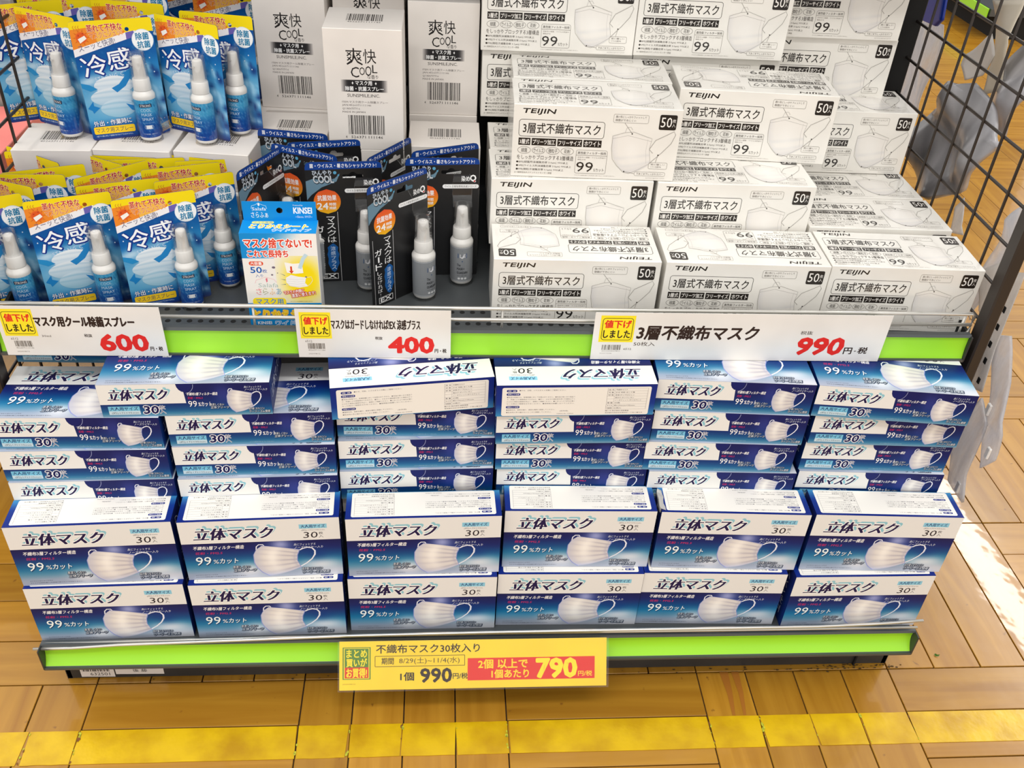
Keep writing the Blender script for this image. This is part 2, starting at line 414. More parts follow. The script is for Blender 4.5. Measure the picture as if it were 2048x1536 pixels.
def narrow_face():
    P = Print(.1967, .0474)
    P.grid(sky2, 0, 0, 1, 1, 30, 12)
    P.fill([(0, 0), (.455, 0)] + [(.457 + .018 * k, .03 + .21 * math.sin(k / 2 * PI / 2)) for k in range(3)] + [(.498, .60), (0, .61)], (234, 234, 231))
    P.fill([(.455, 0)] + [(.5 - .045 * math.cos(k * PI / 8), .26 * math.sin(k * PI / 8)) for k in range(9)], (16, 28, 100))
    P.line([(.505 + .05 * math.cos(t), .02 + .27 * math.sin(t)) for t in [k * PI / 12 for k in range(0, 7)]], .0022, (170, 178, 220))
    title(P, .06, .15, .395, .49, .05)
    P.rect(.04, .67, .222, .93, (196, 220, 232)); P.rect(.04, .67, .222, .815, (118, 192, 224))
    P.text('大人用サイズ', .05, .685, .212, .80, (18, 36, 96), bold=.015, res=1); P.text('(約)170×95mm', .055, .84, .212, .915, (60, 66, 84), res=1)
    P.text('30', .245, .67, .33, .91, (14, 24, 84), bold=.05, shear=.1, halo=[(.10, WH, 0, 0)]); P.text('枚', .335, .66, .37, .78, (22, 34, 100), halo=[(.05, WH, 0, 0)], res=1); P.text('入', .335, .80, .37, .92, (22, 34, 100), halo=[(.05, WH, 0, 0)], res=1)
    P.text('不織布3層フィルター構造', .51, .27, .69, .365, WH, bold=.012, shear=.2, res=1)
    P.text('花粉・PM2.5', .512, .405, .60, .48, PINK, res=1, shear=.1)
    P.text('99', .51, .53, .56, .72, WH, bold=.01); P.text('%カット', .568, .57, .645, .71, WH, bold=.012, shear=.1)
    mask_picture(P, .735, .17, .945, .93, .97, .005)
    note(P, '鼻にフィットする', 'ノーズワイヤー入り', .85, .09, .985, .24, False)
    note(P, '息苦しくない', '立体プリーツ', .635, .62, .745, .79); note(P, '耳が痛くなりにくい', 'ウーリーゴム使用', .86, .77, .985, .94)
    P.text('※マスクは感染を完全に防ぐものではありません', .48, .90, .63, .945, (150, 190, 214), res=1)
    return P
def info_face():
    P = Print(.1967, .0474)
    P.grid(lambda a, b: ramp(b, [(0, (12, 36, 122)), (.6, (12, 48, 134)), (1, (60, 140, 190))]), 0, 0, 1, 1, 4, 8)
    P.rr(.035, .075, .965, .985, .012, (240, 237, 230))
    G = (92, 88, 96)
    for (y, a, t) in ((.14, .065, '用 途'), (.25, .085, '使用上の注意'), (.66, .085, '保管上の注意')):
        P.rr(.062, y, .062 + a, y + .075, .008, (26, 44, 130)); P.text(t, .07, y + .015, .055 + a, y + .06, WH, res=1)
    P.text('●かぜ、花粉、ハウスダスト対策にご使用ください。', .14, .14, .43, .185, G, res=1)
    for i, t in enumerate(('●本品は有毒ガス、有毒粉塵に対して効果はありません。●本品は使いきり商品で', 'す。洗濯による再使用はできません。●万一、かゆみや違和感を感じた場合はすぐ', 'かぶれた場合は使用を中止し、医師にご相談ください。●においにより気分が悪く', 'なった時はご使用をおやめください。●使用後は放置しないでください。')):
        P.text(t, .065, .36 + i * .07, .49, .40 + i * .07, G, res=1)
    P.text('●直射日光、湿気を避け、清潔な場所に保管してください。', .065, .77, .37, .81, G, res=1)
    P.text('●乳幼児の手の届かないところに保管してください。', .065, .85, .35, .89, G, res=1)
    P.text('(非売用)', .40, .82, .455, .86, G, res=1); P.text('MADE IN CHINA', .385, .915, .49, .94, G, res=1)
    for i in range(9): P.rect(.69, .12 + i * .085, .945, .125 + i * .085, (176, 172, 172))
    P.rect(.69, .12, .692, .80, (176, 172, 172)); P.rect(.944, .12, .946, .80, (176, 172, 172)); P.rect(.735, .12, .737, .80, (200, 198, 196))
    for i, t in enumerate(('品 名|不織布マスク', '対 象|かぜ 花粉 ほこり等', '材 質|本体:ポリプロピレン', '|耳かけ:ポリウレタン', '|ノーズフィット:ポリエチレン', '数 量|30枚', 'サイズ|約170mm×95mm', '包装枚数|30枚入')):
        a, b = t.split('|'); y = .145 + i * .085
        if a: P.text(a, .697, y, .73, y + .04, G, res=1)
        P.text(b, .742, y, .742 + .012 * len(b), y + .04, G, res=1)
    P.text('輸入元 株式会社 総販業者', .69, .83, .84, .865, G, res=1); P.text('東京都中央区日本橋本町一丁目二番三号', .69, .90, .93, .93, G, res=1)
    return P
def end_face():
    P = Print(.0474, .104)
    P.grid(lambda a, b: ramp(b, [(0, (20, 32, 100)), (1, (16, 50, 120))]), 0, 0, 1, 1, 2, 4)
    P.text('立体マスク', -.35, .42, 1.35, .58, (220, 224, 236), bold=.01, rot=90)
    return P

BW, BH, BD = .1967, .104, .0474
def make_blue_box():
    """standing: big face to the front (-y), info face on top, narrow face below"""
    bm = bmesh.new(); add_box(bm, (-BW / 2, 0, 0), (BW / 2, BD, BH), .0006)
    o = bm_obj('mask_carton', bm, NAVYC)
    big_face().obj('picture_panel', INK, o, (-BW / 2, 0, BH), (1, 0, 0), (0, 0, 1))
    narrow_face().obj('narrow_panel', INK, o, (-BW / 2, 0, 0), (1, 0, 0), (0, -1, 0))
    info_face().obj('information_panel', INK, o, (BW / 2, 0, BH), (-1, 0, 0), (0, -1, 0))
    e = end_face(); e.obj('end_panel', INK, o, (-BW / 2, BD, BH), (0, -1, 0), (0, 0, 1)); e2 = end_face(); e2.obj('end_panel', INK, o, (BW / 2, 0, BH), (0, 1, 0), (0, 0, 1))
    return o

# ------------------------------------------------------------------ white 50-piece carton
TW, TH, TD = .2094, .094, .093
def line_mask(P, x0, y0, x1, y1):
    X = lambda a: x0 + a * (x1 - x0)
    Y = lambda b: y0 + b * (y1 - y0)
    body = [(X(a), Y(b)) for a, b in ((.02, .16), (.20, .08), (.33, .06), (.62, .19), (.60, .42), (.64, .72), (.47, .87), (.33, .965), (.24, .94), (.13, .80), (.05, .66), (.02, .42))]
    def fn(a, b):
        c = np.tile(np.array([236, 232, 226.]), (len(a), 1))
        c = mix(c, (204, 202, 204), np.clip((b - .78) * 3, 0, .7)); c = mix(c, (214, 212, 212), np.clip((.12 - a) * 6, 0, .6))
        c = mix(c, (222, 220, 218), (np.abs(np.sin(b * 14)) > .96) * .8)
        return mix(c, (244, 241, 236), blob(a, b, .5, .45, .25, .3) * .7)
    le = np.array([(.0, .02, .16), (.35, .03, .45), (.6, .08, .68), (.85, .18, .86), (1, .28, .955)]); re = np.array([(0, .62, .19), (.4, .60, .42), (.8, .64, .70), (1, .62, .76)])
    def warp(a, b):
        lx = np.interp(b, le[:, 0], le[:, 1]); ly = np.interp(b, le[:, 0], le[:, 2]); rx = np.interp(b, re[:, 0], re[:, 1]); ry = np.interp(b, re[:, 0], re[:, 2])
        return X(lx + (rx - lx) * a), Y(ly + (ry - ly) * a - .05 * np.sin(a * PI) * (1 - b) + .05 * np.sin(a * PI) * b)
    P.grid(fn, 0, 0, 1, 1, 12, 14, warp)
    G = (168, 163, 158)
    P.line(body + body[:1], .0022, G)
    P.line([(X(.02), Y(.22)), (X(.25), Y(.14)), (X(.62), Y(.25))], .0018, G)
    P.line([(X(.20), Y(.08)), (X(.22), Y(-.02)), (X(.28), Y(-.04)), (X(.31), Y(.02))], .0028, (196, 192, 188))
    P.line([(X(.56), Y(.2)), (X(.55), Y(.45)), (X(.58), Y(.73))], .0016, (196, 192, 188))
    P.line([(X(.66), Y(.50)), (X(.60), Y(.42)), (X(.68), Y(.22)), (X(.84), Y(.10)), (X(.94), Y(.02)), (X(.97), Y(.09)), (X(.92), Y(.28)), (X(.80), Y(.48)), (X(.66), Y(.68)), (X(.64), Y(.72))], .0028, (150, 146, 140))
def white_face():
    P = Print(TW, TH); K = (32, 26, 22)
    P.text('TEIJIN', .052, .055, .245, .135, K, bold=.035, shear=.25)
    P.frame(.035, .20, .545, .435, .018, .0028, K)
    P.text('3層式不織布マスク', .06, .245, .52, .39, K, bold=.012)
    for a, b, t in ((.037, .108, '3層式'), (.116, .262, 'プリーツ加工'), (.270, .418, 'フリーサイズ'), (.426, .535, 'ホワイト')):
        P.rect(a, .455, b, .555, K); P.text(t, a + .007, .472, b - .007, .54, (240, 236, 230), bold=.02, res=1)
    for i, t in enumerate(('細菌', 'ウイルス', '微粒子', '花粉')):
        c = .074 + i * .0865; P.ering(c, .625, .040, .052, .0022, (120, 114, 108), 20); ww = (.018, .03, .027, .019)[i]
        P.text(t, c - ww, .596, c + ww, .656, (60, 54, 48), res=1)
    P.text('をしっかりブロックする3層構造', .033, .69, .375, .757, (70, 62, 56), res=1)
    for i, t in enumerate(('●BFE(細菌飛沫捕集効率 3.0μm) 99%以上', '●VFE(ウイルス飛沫捕集効率 3.0μm) 99%以上', '●PFE(微粒子捕集効率 0.1μm) 99%以上')):
        P.text(t, .03, .775 + i * .052, (.345, .365, .32)[i], .812 + i * .052, (82, 74, 68), res=1)
        P.ell(.036, .793 + i * .052, .0055, .0125, K, 10)
    P.text('※一般財団法人カケンテストセンター調査', .022, .93, .25, .955, (124, 118, 110), res=1)
    P.frame(.388, .595, .578, .93, .012, .0018, (120, 114, 106)); P.rect(.39, .668, .576, .674, (150, 144, 136))
    P.text('高性能フィルター採用', .398, .618, .568, .655, (70, 62, 56), res=1)
    P.text('空気中の細菌・ウイルス飛沫や', .40, .69, .57, .71, (140, 132, 126), res=1); P.text('微粒子を', .40, .722, .45, .742, (140, 132, 126), res=1)
    P.text('99', .396, .765, .498, .905, K, bold=.005); P.text('%カット', .502, .85, .566, .90, (96, 90, 84), res=1)
    P.text('マスクは感染(侵入)を完全に防ぐものではありません。', .39, .95, .64, .967, (150, 144, 138), res=1)
    line_mask(P, .59, .28, .985, .93)
    for (a, b, c, d, l1, l2, px, py, qx, qy) in ((.59, .085, .80, .20, '顔の形にしっかりフィットして', '隙間ができにくい', .66, .20, .712, .345), (.835, .735, .95, .83, '耳に優しい', 'ソフトな耳ひも', .875, .735, .885, .63), (.755, .875, .945, .935, '下あごまでしっかりカバー', '', .755, .905, .69, .88)):
        P.frame(a, b, c, d, .009, .0016, (140, 134, 126))
        if l2:
            P.text(l1, a + .013, b + .018, c - .015, (b + d) / 2 - .006, (112, 104, 98), res=1); P.text(l2, a + .013, (b + d) / 2 + .006, a + .013 + (c - a) * .58, d - .018, (112, 104, 98), res=1)
        else: P.text(l1, a + .013, b + .015, c - .013, d - .015, (112, 104, 98), res=1)
        P.line([(px, py), (qx, qy)], .0018, (120, 114, 106)); P.ell(qx, qy, .0042, .0095, K, 8)
    P.text('※イラストはイメージです', .83, .955, .945, .972, (150, 144, 138), res=1)
    P.rr(.865, .07, .968, .275, .01, K); P.text('50', .874, .105, .940, .24, (246, 242, 236), bold=.01); P.text('枚', .943, .125, .962, .175, (246, 242, 236), res=1); P.text('入', .943, .185, .962, .235, (246, 242, 236), res=1)
    return P
def make_white_box(flip):
    bm = bmesh.new(); add_box(bm, (-TW / 2, 0, 0), (TW / 2, TD, TH), .0006)
    o = bm_obj('mask_box', bm, CARTF)
    white_face().obj('front_print', INKF, o, (-TW / 2, 0, TH), (1, 0, 0), (0, 0, 1))
    me = [c for c in o.children][0].data.copy()
    t = bpy.data.objects.new('top_print', me); link(t, o)
    # map the same artwork to the top face
    if flip: R_ = Matrix(((-1, 0, 0, 0), (0, 0, -1, TH), (0, -1, 0, TH), (0, 0, 0, 1)))
    else: R_ = Matrix(((1, 0, 0, 0), (0, 0, 1, 0), (0, -1, 0, TH), (0, 0, 0, 1)))
    me.transform(R_)
    # small thumb notch where the lid tucks in, and a film seam across the top
    bm = bmesh.new(); add_lathe(bm, [(.0085, TH + .0001), (.0085, TH + .0006)], 0, .004, 16, 0, PI, True)
    bm.faces.ensure_lookup_table()
    return o
def make_plain_box():
    """white dealer carton of six spray bottles: barcode on the lid, product name on the front"""
    W, D, H = .0974, .0906, .1556
    bm = bmesh.new(); add_box(bm, (-W / 2, 0, 0), (W / 2, D, H), .0006)
    o = bm_obj('dealer_carton', bm, PLAIN); K = (30, 26, 26)
    P = Print(W, H)
    P.text('爽', .28, .15, .49, .285, K, shear=-.05); P.text('快', .50, .155, .665, .27, K)
    P.text('C', .335, .30, .44, .385, K); P.text('O', .445, .30, .515, .365, K); P.text('O', .52, .29, .60, .37, K); P.text('L', .61, .28, .675, .345, K)
    P.text('な香り', .545, .36, .685, .395, K, res=1)
    P.grid(lambda a, b: ramp(np.abs(a - .5) * 2, [(0, (28, 26, 28)), (.72, (34, 32, 34)), (1, (214, 208, 204))]), .2, .405, .8, .503, 24, 1)
    P.text('マスク用', .385, .412, .60, .448, WH, bold=.02); P.text('除菌・抗菌スプレー', .255, .458, .75, .495, WH, bold=.02)
    P.text('✧', .345, .42, .365, .44, WH, res=1) if False else P.poly([(.35, .418), (.356, .428), (.365, .431), (.356, .434), (.35, .444), (.344, .434), (.335, .431), (.344, .428)], WH)
    P.poly([(.65, .418), (.656, .428), (.665, .431), (.656, .434), (.65, .444), (.644, .434), (.635, .431), (.644, .428)], WH)
    P.text('SUNSMILE,INC.', .275, .52, .70, .55, (60, 54, 54))
    for i, (t, x) in enumerate((('ITEM:マスク用クール除菌スプレー', .80), ('JAN:4526371111146', .58), ('QUANTITY:6', .43), ('MADE IN JAPAN', .50))):
        P.text(t, .20, .578 + i * .029, x, .598 + i * .029, (112, 104, 104), res=1)
    P.bars(.27, .70, .75, .865, K, 4, 30)
    P.text('4', .225, .878, .245, .90, K, res=1); P.text('526371', .30, .878, .49, .90, K, res=1); P.text('111146', .53, .878, .72, .90, K, res=1)
    P.obj('front_print', INKM, o, (-W / 2, 0, H), (1, 0, 0), (0, 0, 1))
    Q = Print(W, D); Q.bars(.27, .30, .74, .62, K, 4, 30); Q.text('4526371111146', .29, .65, .72, .70, (90, 84, 84), res=1)
    Q.obj('lid_barcode', INKM, o, (-W / 2, D, H), (1, 0, 0), (0, 1, 0))
    return o

# ------------------------------------------------------------------ blister packs
def plate(name, outer, holes, W, H, t, m, parent):
    """card with real holes: outline in u,v units, front face at y=0, back at y=+t"""
    v, f = fill_geo([(a * W - W / 2, (1 - b) * H) for a, b in outer], [[(a * W - W / 2, (1 - b) * H) for a, b in h] for h in holes])
    bm = bmesh.new(); F = [bm.verts.new((x, 0, z)) for x, z in v]; B = [bm.verts.new((x, t, z)) for x, z in v]
    for q in f:
        bm.faces.new([F[i] for i in q]); bm.faces.new([B[i] for i in q][::-1])
    bm.edges.ensure_lookup_table()
    for e in [e for e in bm.edges if len(e.link_faces) == 1 and e.verts[0] in F and e.verts[1] in F]:
        a, b = F.index(e.verts[0]), F.index(e.verts[1])
        bm.faces.new((F[a], F[b], B[b], B[a]))
    bmesh.ops.recalc_face_normals(bm, faces=bm.faces[:])
    return bm_obj(name, bm, m, parent)
CWd, CHt = .096, .1485
def bottle(parent, cx, cy, z0, r, hb, label_fn, name='spray_bottle'):
    """hb = height of the straight body; the sprayer head stands above it"""
    bm = bmesh.new(); s = z0 + hb + .009
    add_lathe(bm, [(r * .2, z0), (r * .93, z0), (r, z0 + .003), (r, z0 + hb - .002), (r * 1.03, z0 + hb - .001), (r * 1.03, z0 + hb + .003), (r * .97, z0 + hb + .005), (r * .80, z0 + hb + .0085), (r * .74, z0 + hb + .0095)], cx, cy, 28)
    b = bm_obj(name, bm, WHITEP, parent, True)
    bm = bmesh.new()
    add_lathe(bm, [(r * .80, s), (r * .82, s + .001), (r * .78, s + .014), (r * .72, s + .0155), (r * .60, s + .016), (r * .57, s + .017), (r * .50, s + .034), (r * .46, s + .040), (r * .40, s + .0415), (r * .2, s + .042)], cx, cy, 24)
    bm_obj('sprayer_head', bm, WHITEP, b, True)
    bm = bmesh.new(); add_lathe(bm, [(.0011, 0), (.0014, .002)], 0, 0, 10)
    for v in bm.verts: v.co = Vector((cx + v.co.x, cy - r * .5 - v.co.z, s + .034 + v.co.y))
    bm_obj('nozzle', bm, WHITEP, b)
    bm = bmesh.new(); c = s + .0155
    add_lathe(bm, [(r * .76, c), (r * .74, c + .012), (r * .70, c + .0295), (r * .66, c + .031), (r * .3, c + .0315)], cx, cy, 20, caps=False)
    bm_obj('clear_cap', bm, CAPM, b, True)
    label_fn(b, cx, cy, z0 + .004, r, hb - .005)
    return b
def wrap(P, name, m, parent, cx, cy, z0, r, h, a0, a1):
    """bends a flat print round a bottle"""
    me = P.mesh(name); me.materials.append(m); n = len(me.vertices); co = np.zeros(n * 3); me.vertices.foreach_get('co', co); co = co.reshape(-1, 3)
    t = a0 + (co[:, 0] / P.W) * (a1 - a0); rr_ = r + .0002 + (co[:, 2] - .00008) * 8
    out = np.stack([cx + rr_ * np.cos(t), cy + rr_ * np.sin(t), z0 + h + co[:, 1] / P.H * h], 1)
    me.vertices.foreach_set('co', out.ravel()); me.update()
    return link(bpy.data.objects.new(name, me), parent)
def seg_rect(P, x0, y0, x1, y1, col, n=8):
    P.grid(lambda a, b: np.tile(np.array(col, float), (len(a), 1)), x0, y0, x1, y1, n, 1)
def blue_label(b, cx, cy, z0, r, h):
    P = Print(PI * r * 2, h)
    rn = np.random.RandomState(3)
    def fn(a, b_):
        c = ramp(b_, [(0, (60, 158, 206)), (.3, (72, 164, 210)), (.5, (28, 104, 176)), (.8, (18, 78, 160)), (1, (20, 64, 150))])
        k = np.sin(a * 60 + 4 * np.sin(b_ * 19)) * np.sin(b_ * 34 + 3 * np.sin(a * 31))
        c = mix(c, (150, 208, 236), np.clip(k - .55, 0, 1)); return mix(c, (8, 50, 128), np.clip(-k - .5, 0, 1))
    P.grid(fn, 0, 0, 1, 1, 56, 22)
    seg_rect(P, .39, .10, .575, .19, (22, 26, 66)); P.text('STRONG', .405, .115, .56, .175, WH, bold=.015)
    for i, t in enumerate(('COOL', 'MASK', 'SPRAY')): P.text(t, .405, .225 + i * .12, (.555, .56, .575)[i], .30 + i * .12, (206, 230, 246), bold=.01)
    seg_rect(P, .405, .60, .575, .605, (150, 196, 226))
    seg_rect(P, .445, .66, .53, .76, WH, 4); P.ering(.445, .71, .022, .05, .004, (200, 224, 240), 12); P.ering(.53, .71, .022, .05, .004, (200, 224, 240), 12)
    P.text('マスク用 除菌・抗菌スプレー', .39, .88, .60, .915, (214, 230, 246), res=1)
    wrap(P, 'label', INK, b, cx, cy, z0, r, h, PI / 2, 5 * PI / 2)
def blister(parent, cx, r, z0, hb, wide, name='blister'):
    """clear shell: flange strip on the card and a half round bulge following the bottle"""
    bm = bmesh.new(); s = z0 + hb
    prof = [(r * .5, z0 - .003), (r + .0016, z0 - .0028), (r + .0016, s + .004), (r * .98, s + .010), (r * .88, s + .025), (r * .82, s + .029), (r * .80, s + .055), (r * .76, s + .059), (r * .2, s + .060)]
    rings = []
    n = 14
    for pr, pz in prof:
        ring = [bm.verts.new((cx + pr, -.0005, pz))] + [bm.verts.new((cx + pr * math.cos(-PI * k / n), -r * 1.02 - .001 + (pr if pr < r else pr) * math.sin(-PI * k / n), pz)) for k in range(n + 1)] + [bm.verts.new((cx - pr, -.0005, pz))]
        rings.append(ring)
    for A, B in zip(rings, rings[1:]):
        for k in range(len(A) - 1): bm.faces.new((A[k], B[k], B[k + 1], A[k + 1]))
    if wide:
        # folded clear side wing that props the pack upright
        q = [bm.verts.new(c) for c in ((cx + r + .0016, -.0006, z0 + hb * .95), (cx + r + wide, -.0006, z0 + hb * .1), (cx + r + .0016, -r * 1.5, z0 + hb * .08), (cx + r + wide, -.0006, z0 - .002), (cx + r + .0016, -r * 1.5, z0 - .002))]
        bm.faces.new((q[0], q[1], q[2])); bm.faces.new((q[1], q[3], q[4], q[2]))
    return bm_obj(name, bm, CLEAR, parent, False)
BLUEC = mat('blue_card_edge', (22, 44, 120), .4)
def make_spray_pack():
    e = empty('spray_pack')
    outer = rrect(0, 0, 1, 1, .035, ry=.023); hole = [(.685 + .026 * math.cos(t), .085 + .026 * .646 * math.sin(t)) for t in [2 * PI * k / 16 for k in range(16)]]
    card = plate('backing_card', outer, [hole], CWd, CHt, .0007, BLUEC, e)
    P = Print(CWd, CHt); H_ = [hole]
    yb = [(.0, .12), (1, .075)]
    P.fill([(0, .30), (0, .03)] + [(.035 - .035 * math.cos(t), .023 - .023 * math.sin(t)) for t in [PI / 8 * k for k in range(1, 5)]] + [(.965 + .035 * math.sin(t), .023 - .023 * math.cos(t)) for t in [PI / 8 * k for k in range(0, 5)]] + [(1, .30)], (246, 220, 22), H_)
    # blue ground with ice
    rn = np.random.RandomState(11); cr = rn.rand(26, 5)
    def ice(a, b):
        B_ = .13 + b * .87
        c = ramp(B_, [(.1, (8, 76, 150)), (.3, (12, 96, 168)), (.42, (44, 136, 196)), (.6, (104, 174, 214)), (.8, (84, 164, 208)), (.9, (18, 92, 164)), (1, (10, 60, 136))])
        c = mix(c, (196, 214, 226), blob(a, B_, .36, .62, .24, .16, 1.2) * .9)
        c = mix(c, (224, 236, 244), blob(a, B_, .1, .42, .16, .05) * .8)
        c = mix(c, (232, 240, 248), blob(a, B_, .5, .40, .2, .03) * .5)
        R_ = np.clip((a - .62) * 5, 0, 1)
        for q in cr:
            cx, cy = .66 + q[0] * .4, .42 + q[1] * .55; k = blob(a, B_, cx, cy, .025 + .04 * q[2], .02 + .03 * q[3], 1.5) * R_
            c = mix(c, (12, 40, 110) if q[4] < .45 else (170, 214, 238), k * .9)
        k = np.sin(a * 90 + 6 * np.sin(B_ * 40)) * np.sin(B_ * 70 + 3 * np.sin(a * 50))
        return mix(c, (170, 216, 240), np.clip(k - .8, 0, 1) * 2 * np.clip(R_ + .25, 0, 1))
    def warp(a, b):
        top = .262 - .15 * np.clip(a / .8, 0, 1)
        return a * 1.0, top + b * (.985 - top)
    P.grid(ice, 0, 0, 1, 1, 36, 40, warp)
    P.fill([(0, .065), (.25, .05), (.5, .06), (.62, .08), (.66, .10), (.62, .13), (0, .235)], (240, 140, 44))
    P.fill([(.30, .06), (.56, .065), (.64, .09), (.6, .12), (.30, .18)], (246, 186, 74))
    P.poly([(0, .225), (.70, .105), (.78, .10), (.78, .145), (.0, .285)], (244, 242, 246)); P.poly([(.66, .112), (.76, .10), (.78, .145), (.66, .168)], (110, 100, 180))
    # sun wearing a face mask
    for k in range(10):
        t = 2 * PI * k / 10; P.poly([(.125 + .06 * math.cos(t - .2), .13 + .04 * math.sin(t - .2)), (.125 + .105 * math.cos(t), .13 + .072 * math.sin(t)), (.125 + .06 * math.cos(t + .2), .13 + .04 * math.sin(t + .2))], (216, 108, 30))
    P.ell(.125, .13, .072, .048, (236, 116, 44)); P.ell(.125, .13, .062, .041, (226, 92, 36)); P.poly([(.08, .14), (.165, .115), (.185, .14), (.10, .175)], (248, 246, 240))
    P.text('×', .085, .105, .105, .12, (170, 30, 30), res=1); P.text('×', .14, .09, .16, .105, (170, 30, 30), res=1)
    for q in (.05, .08, .11): P.line([(q, .075), (q + .012, .062), (q - .004, .048), (q + .008, .034)], .008, (214, 140, 40))
    P.text('蒸れて不快な', .205, .030, .63, .09, (190, 30, 60), bold=.02, rot=1, halo=[(.045, (252, 226, 170), 0, 0)])
    P.text('マスクにシュッ!', .22, .088, .62, .14, (206, 62, 50), bold=.01, rot=5, halo=[(.04, (252, 216, 160), 0, 0)])
    P.text('スーッと快適!', .06, .165, .52, .222, (110, 104, 130), rot=10, res=1)
    for x, y in ((.05, .36), (.62, .30), (.66, .27), (.9, .33), (.84, .38), (.6, .34), (.93, .45)): P.ell(x, y, .008, .006, (214, 232, 248), 8)
    P.text('冷', .06, .275, .36, .45, (250, 252, 255), bold=.012, rot=8, halo=[(.05, (20, 50, 140), .004, .003)])
    P.text('感', .375, .235, .675, .405, (250, 252, 255), bold=.012, rot=6, halo=[(.05, (20, 50, 140), .004, .003)])
    P.text('STRONG COOL', .18, .435, .70, .47, (214, 228, 248), rot=9, res=1, sp=1.2)
    # pale masks
    for (x, y, s_, c0, c1) in ((.40, .535, 1.0, (236, 242, 246), (198, 216, 230)), (.36, .635, 1.12, (226, 234, 240), (176, 206, 224)), (.40, .735, .9, (206, 224, 236), (150, 196, 218))):
        def wp(a, b, x=x, y=y, s_=s_):
            w_ = .25 * s_ * (1 - .35 * np.abs(2 * b - 1) ** 2); return x + (2 * a - 1) * w_, y + (b - .5) * .115 + .022 * np.cos((a - .5) * 3) * (2 * b - 1)
        P.grid(lambda a, b, c0=c0, c1=c1: mix(mix(np.tile(np.array(c0, float), (len(a), 1)), c1, np.clip(b * 1.1 - .1, 0, 1)), c1, (np.abs(np.sin(b * 9)) > .93) * .8), 0, 0, 1, 1, 12, 10, wp)
    P.poly([(.36, .56), (.46, .53), (.56, .46), (.53, .44), (.66, .40), (.68, .48), (.63, .47), (.54, .55), (.42, .60)], (36, 132, 198))
    P.poly([(.0, .50), (.10, .52), (.19, .56), (.10, .575), (.0, .54)], (40, 140, 200)); P.poly([(.02, .72), (.10, .66), (.10, .70), (.17, .72), (.08, .765), (.07, .74)], (30, 128, 196)); P.poly([(.5, .70), (.62, .73), (.70, .73), (.66, .79), (.56, .76)], (36, 132, 198))
    P.text('外出・作業時に', .05, .828, .53, .875, WH, bold=.012, rot=2, halo=[(.05, (40, 60, 120), .002, .002)])
    P.rr(.035, .885, .555, .95, .02, (246, 204, 40)); P.text('マスク用スプレー', .06, .896, .53, .938, (24, 60, 90), bold=.008)
    P.text('※全ての菌に対して効果があるわけではありません。', .05, .96, .52, .975, (214, 228, 244), res=1)
    P.ell(.855, .18, .135, .09, (246, 248, 250), 28); P.ering(.855, .18, .135, .09, .006, (196, 220, 236), 28)
    P.text('除菌', .775, .12, .935, .178, (14, 126, 170), bold=.03); P.text('抗菌', .78, .188, .94, .246, (14, 126, 170), bold=.03)
    P.obj('card_print', INK, e, (-CWd / 2, 0, CHt), (1, 0, 0), (0, 0, 1))
    bt = bottle(e, .0225, -.0150, .0022, .0134, .054, blue_label)
    blister(e, .0225, .0134, .0022, .054, .016)
    return e
BKW, BKH = .0955, .17
def grey_label(b, cx, cy, z0, r, h):
    P = Print(PI * r * 2, h)
    P.grid(lambda a, b_: np.tile(np.array([150, 154, 158.]), (len(a), 1)), 0, 0, 1, 1, 48, 2)
    for y in (.02, .97): seg_rect(P, .0, y, 1, y + .012, (214, 216, 220), 48)
    P.poly([(.50, .10), (.565, .17), (.565, .30), (.50, .42), (.435, .30), (.435, .17)], (18, 74, 130)); P.poly([(.465, .20), (.53, .18), (.535, .28), (.50, .32), (.465, .29)], (240, 240, 244)); P.ering(.54, .24, .015, .05, .004, (230, 232, 240), 12)
    for i, (t, x) in enumerate((('The', .475), ('MASK+', .53), ('GUARDIAN', .575))): P.text(t, .425, .47 + i * .11, x, .54 + i * .11, (34, 38, 44), bold=.012)
    P.text('マスクの抗菌と涼感', .425, .80, .56, .83, (50, 54, 60), res=1)
    for i in range(3): P.ell(.455 + i * .045, .895, .018, .03, (236, 238, 240), 12)
    wrap(P, 'label', INK, b, cx, cy, z0, r, h, PI / 2, 5 * PI / 2)
